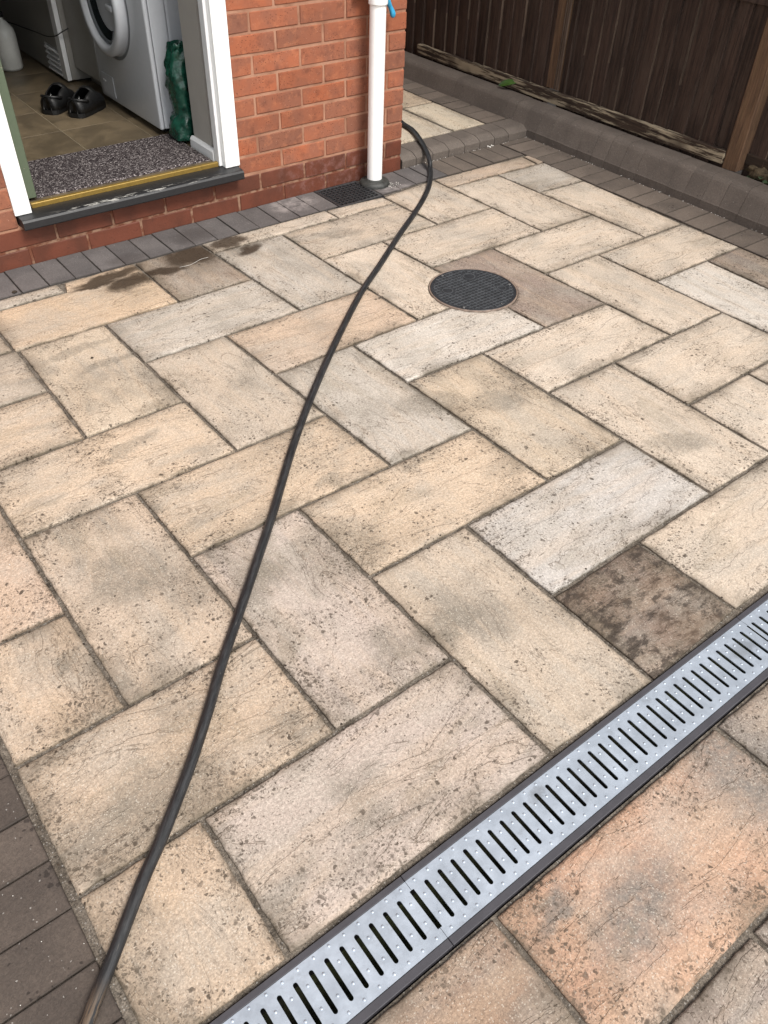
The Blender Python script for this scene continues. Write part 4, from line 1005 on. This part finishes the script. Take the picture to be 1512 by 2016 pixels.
# slotted panels; slots are real holes
SP = .0304
y_lo, y_hi = YB + .0155, YA - .0132
s_lo, s_hi = -2.764, -2.6865
def grate(xa, xb, first):
    bm = bmesh.new(); T, Bt = .001, -.018
    hw = .0042
    cxs = []; x = first
    while x < xb + .001: cxs.append(x); x += SP
    def flat(pts): 
        vs = [bm.verts.new((p[0], p[1], T)) for p in pts]; bm.faces.new(vs)
    prev = xa
    for c in cxs:
        L_, R_ = max(c - hw, xa), min(c + hw, xb)
        if L_ > prev + 1e-4: flat([(prev, y_lo), (L_, y_lo), (L_, y_hi), (prev, y_hi)])
        # ends of the slot: caps above and below with rounded tips
        n = 6
        whole = (c - hw >= xa) and (c + hw <= xb)
        if whole:
            top = [(c + hw * math.cos(a), s_hi - hw + hw * math.sin(a)) for a in [math.pi * k / n for k in range(n + 1)]]
            bot = [(c + hw * math.cos(a), s_lo + hw - hw * math.sin(a)) for a in [math.pi * k / n for k in range(n + 1)]]
            flat([(L_, y_hi)] + [(p[0], p[1]) for p in reversed(top)] + [(R_, y_hi)])
            flat([(R_, y_lo)] + [(p[0], p[1]) for p in bot] + [(L_, y_lo)])
            wall = top + list(reversed(bot)) 
            up = [bm.verts.new((p[0], p[1], T)) for p in wall]; dn = [bm.verts.new((p[0], p[1], T - .0025)) for p in wall]
            for k in range(len(wall)): bm.faces.new((up[k], up[(k + 1) % len(wall)], dn[(k + 1) % len(wall)], dn[k]))
        else:
            flat([(L_, s_hi), (R_, s_hi), (R_, y_hi), (L_, y_hi)]); flat([(L_, y_lo), (R_, y_lo), (R_, s_lo), (L_, s_lo)])
        prev = R_
    if prev < xb - 1e-4: flat([(prev, y_lo), (xb, y_lo), (xb, y_hi), (prev, y_hi)])
    # folded edges
    for yy, s in ((y_hi, 1), (y_lo, -1)):
        a = [bm.verts.new((xa, yy, T)), bm.verts.new((xb, yy, T)), bm.verts.new((xb, yy + s * .0008, Bt)), bm.verts.new((xa, yy + s * .0008, Bt))]; bm.faces.new(a)
    bmesh.ops.remove_doubles(bm, verts=bm.verts, dist=1e-5)
    for f in bm.faces:
        if abs(f.normal.z) > .9 and f.normal.z < 0: f.normal_flip()
    # dimples
    for c in [xa + .015] * 0 + [q + SP / 2 for q in cxs if q + SP / 2 < xb - .006]:
        for yy in (-2.6745, -2.704, -2.7435, -2.7738):
            q = (c + R.uniform(-.0007, .0007), yy + R.uniform(-.0007, .0007))
            lathe(bm, [(.0031, .0009), (.0026, .0017), (.0014, .0024), (0, .0026)], Matrix.Translation((q[0], q[1], 0)), 10)
    me = bpy.data.meshes.new('grate_panel'); bm.to_mesh(me); bm.free()
    return link('grate_panel', me, M['galv'], cd)
grate(-3.2, -2.0965, -2.0965 - SP * 36)
grate(-2.0957, -1.0929, -2.0957)
grate(-1.0921, .85, -1.0921 + SP / 2)

# ------------------------------------------------------------------ hose
HOSE = [(0.289, 0.333, 0.064), (0.266, 0.228, 0.064), (0.19, 0.067, 0.064), (0.131, -0.053, 0.045), (0.077, -0.136, 0.014), (-0.038, -0.262, 0.014), (-0.163, -0.37, 0.014), (-0.317, -0.485, 0.014), (-0.48, -0.6, 0.014), (-0.714, -0.773, 0.014), (-0.916, -0.92, 0.014), (-1.205, -1.163, 0.014), (-1.447, -1.382, 0.014), (-1.62, -1.553, 0.014), (-1.775, -1.718, 0.014), (-1.905, -1.85, 0.014), (-2.018, -1.963, 0.014), (-2.12, -2.065, 0.014), (-2.207, -2.159, 0.014), (-2.284, -2.238, 0.014), (-2.346, -2.296, 0.014), (-2.404, -2.348, 0.014), (-2.454, -2.389, 0.014), (-2.501, -2.431, 0.014), (-2.543, -2.47, 0.014), (-2.577, -2.501, 0.014), (-2.607, -2.528, 0.014), (-2.623, -2.544, 0.014)]
hp = catmull([(-.25, 1.25, .066), (-.02, 1.0, .065), (.20, .72, .064), (.30, .45, .064)][1:] + [h for h in HOSE] + [(-2.70, -2.61, .014), (-2.85, -2.72, .014), (-3.1, -2.9, .014)], 7)
for p in hp:                         # climb the step
    if p.z < .03: p.z = .0116
    if p.y > .03: p.z = max(p.z, .0625)
bm = bmesh.new(); tube(bm, hp, .0113, 18)
tag(bm_obj('hose', bm, M['hose'], smooth=True), 'long scuffed black rubber hose lying across the patio from the brick corner', 'hose')

# ------------------------------------------------------------------ leaf, plant, rubble, debris
def leaf_bm(bm, base, tip, width, up=Vector((0, 0, 1)), curl=.15, n=8):
    base, tip = Vector(base), Vector(tip); d = tip - base; L = d.length; s = d.normalized().cross(up).normalized(); nn = s.cross(d.normalized())
    rows = []
    for i in range(n + 1):
        t = i / n; w = width * math.sin(math.pi * min(1, t ** .8)) ** .8 if 0 < i < n else .0004
        c = base + d * t + nn * curl * L * math.sin(math.pi * t)
        rows.append([bm.verts.new(c - s * w + nn * w * .35), bm.verts.new(c), bm.verts.new(c + s * w + nn * w * .35)])
    for a, b in zip(rows, rows[1:]):
        for k in range(2): bm.faces.new((a[k], a[k + 1], b[k + 1], b[k]))
bm = bmesh.new(); leaf_bm(bm, (.960, .358, .150), (1.000, .232, .192), .018, Vector((-1, 0, .8)).normalized(), .05, 10)
lf = bm_obj('leaf', bm, M['leaf'], smooth=True); md = lf.modifiers.new('t', 'SOLIDIFY'); md.thickness = .0006
tag(lf, 'single fresh green leaf resting on the kerb against the fence rail', 'leaf')
bm = bmesh.new(); bmesh.ops.create_icosphere(bm, subdivisions=4, radius=1)
for v in bm.verts:
    q = v.co.copy(); v.co = Vector((q.x * .045, q.y * .075, q.z * .034)) * (1 + .28 * mnoise.noise(q * 1.8) + .12 * mnoise.noise(q * 5)); v.co += Vector((1.062, -1.245, .155))
tag(bm_obj('rubble_lump', bm, M['stone'], smooth=True), 'mossy broken lump of concrete beside the foot of the brown fence post', 'rubble')
pl_ = tag(empty('weed', (1.06, -1.27, .11)), 'small green leafy weed growing behind the kerb by the fence post', 'plant')
bm = bmesh.new()
tips = []
for k in range(9):
    a = R.uniform(0, 6.28); b = Vector((1.045 + R.uniform(-.012, .02), -1.275 + R.uniform(-.05, .03), .10)); e = b + Vector((math.cos(a) * .02 - .012, math.sin(a) * .03, R.uniform(.02, .055)))
    tube(bm, [b, (b + e) / 2 + Vector((0, 0, .008)), e], .0012, 5); tips.append((e, a))
bm_obj('stem', bm, M['stem'], pl_)
for e, a in tips:
    for q in range(2):
        bm = bmesh.new(); aa = a + q * 2.2; leaf_bm(bm, e, e + Vector((math.cos(aa) * .028 - .006, math.sin(aa) * .028, .004)), .0135, Vector((-.3, -.2, 1)).normalized(), .1, 5); bm_obj('leaf', bm, M['leaf_dark'], pl_, True)
for k in range(3):
    y = -1.62 - .27 * k
    pk = tag(empty('weed', (1.05, y, .11)), ['small green weed at the fence foot, first to the right of the rubble', 'small green weed at the fence foot, second to the right of the rubble', 'small green weed at the fence foot, third to the right of the rubble'][k], 'plant') if False else None
def lump(name, x, y, z, r, mat, label, cat, flat=.5):
    bm = bmesh.new(); bmesh.ops.create_icosphere(bm, subdivisions=2, radius=1)
    for v in bm.verts:
        q = v.co.copy(); v.co = Vector((q.x * r, q.y * r * .8, q.z * r * flat)) * (1 + .35 * mnoise.noise(q * 2 + Vector((x * 30, y * 30, 0)))) + Vector((x, y, z + r * flat * .6))
    tag(bm_obj(name, bm, mat, smooth=True), label, cat)
lump('leaf_litter', -1.921, -.185, 0, .010, M['brown_bit'], 'small dark clump of dead leaf on the slab edge at the far left', 'leaf litter')
lump('pebble', -1.868, -.754, .001, .0052, M['brown_bit'], 'tiny dark pebble on the beige slab left of the hose', 'pebble')
bm = bmesh.new(); tube(bm, catmull([(-1.345, -.34, .002), (-1.30, -.345, .003), (-1.25, -.325, .002), (-1.215, -.325, .002)], 5), .0006, 5)
tag(bm_obj('string', bm, M['white_bit'], smooth=True), 'short curl of pale string in the puddle below the doorstep', 'string')
bm = bmesh.new()
def grit(x, y, z, r):
    mm = Matrix.Translation((x, y, z)) @ Matrix.Rotation(R.uniform(0, 6), 4, 'Z') @ Matrix.Diagonal((r * R.uniform(.6, 1.6), r, r * .6, 1)); bmesh.ops.create_icosphere(bm, subdivisions=1, radius=1, matrix=mm)
for k in range(60): grit(.852 - R.random() * .01, R.uniform(-1.6, .0), .001, R.uniform(.001, .0028))
for k in range(35): grit(R.uniform(.02, .85), -.002 - R.random() * .012, .001, R.uniform(.001, .0028))
for k in range(8): grit(.585 + R.uniform(-.02, .02), -.012 + R.uniform(-.01, .01), .003, R.uniform(.002, .005))
for k in range(28): grit(-.15 + R.uniform(-.035, .035), -.128 + R.uniform(-.035, .02), .001, R.uniform(.001, .0035))
for k in range(16): grit(R.uniform(-2.78, -2.58), R.uniform(-2.6, -2.0), .001, R.uniform(.0006, .0012))
for k in range(50): grit(R.uniform(-2.4, .6), R.uniform(-2.6, -.3), .002, R.uniform(.0008, .0018))
tag(bm_obj('pale_grit', bm, M['white_bit']), 'scattered pale grit and chippings over the paving joints', 'grit', kind='stuff')
bm = bmesh.new()
for k in range(700):
    # sand crumbs spilled along the joints
    s = R.choice(SLABS[:52]); a, b = R.choice(((s[1], s[2]), (s[2], s[3]), (s[3], s[4]), (s[4], s[1]))); t = R.random()
    x = a[0] + (b[0] - a[0]) * t + R.gauss(0, .006); y = a[1] + (b[1] - a[1]) * t + R.gauss(0, .006)
    if math.hypot(x - MAN[0], y - MAN[1]) < .18 or y < -2.64 or y > -.21: continue
    grit(x, y, .0005, R.uniform(.0012, .0030))
tag(bm_obj('joint_crumbs', bm, M['brown_bit']), 'dark crumbs of joint sand and moss lying along the slab joints', 'crumbs', kind='stuff')
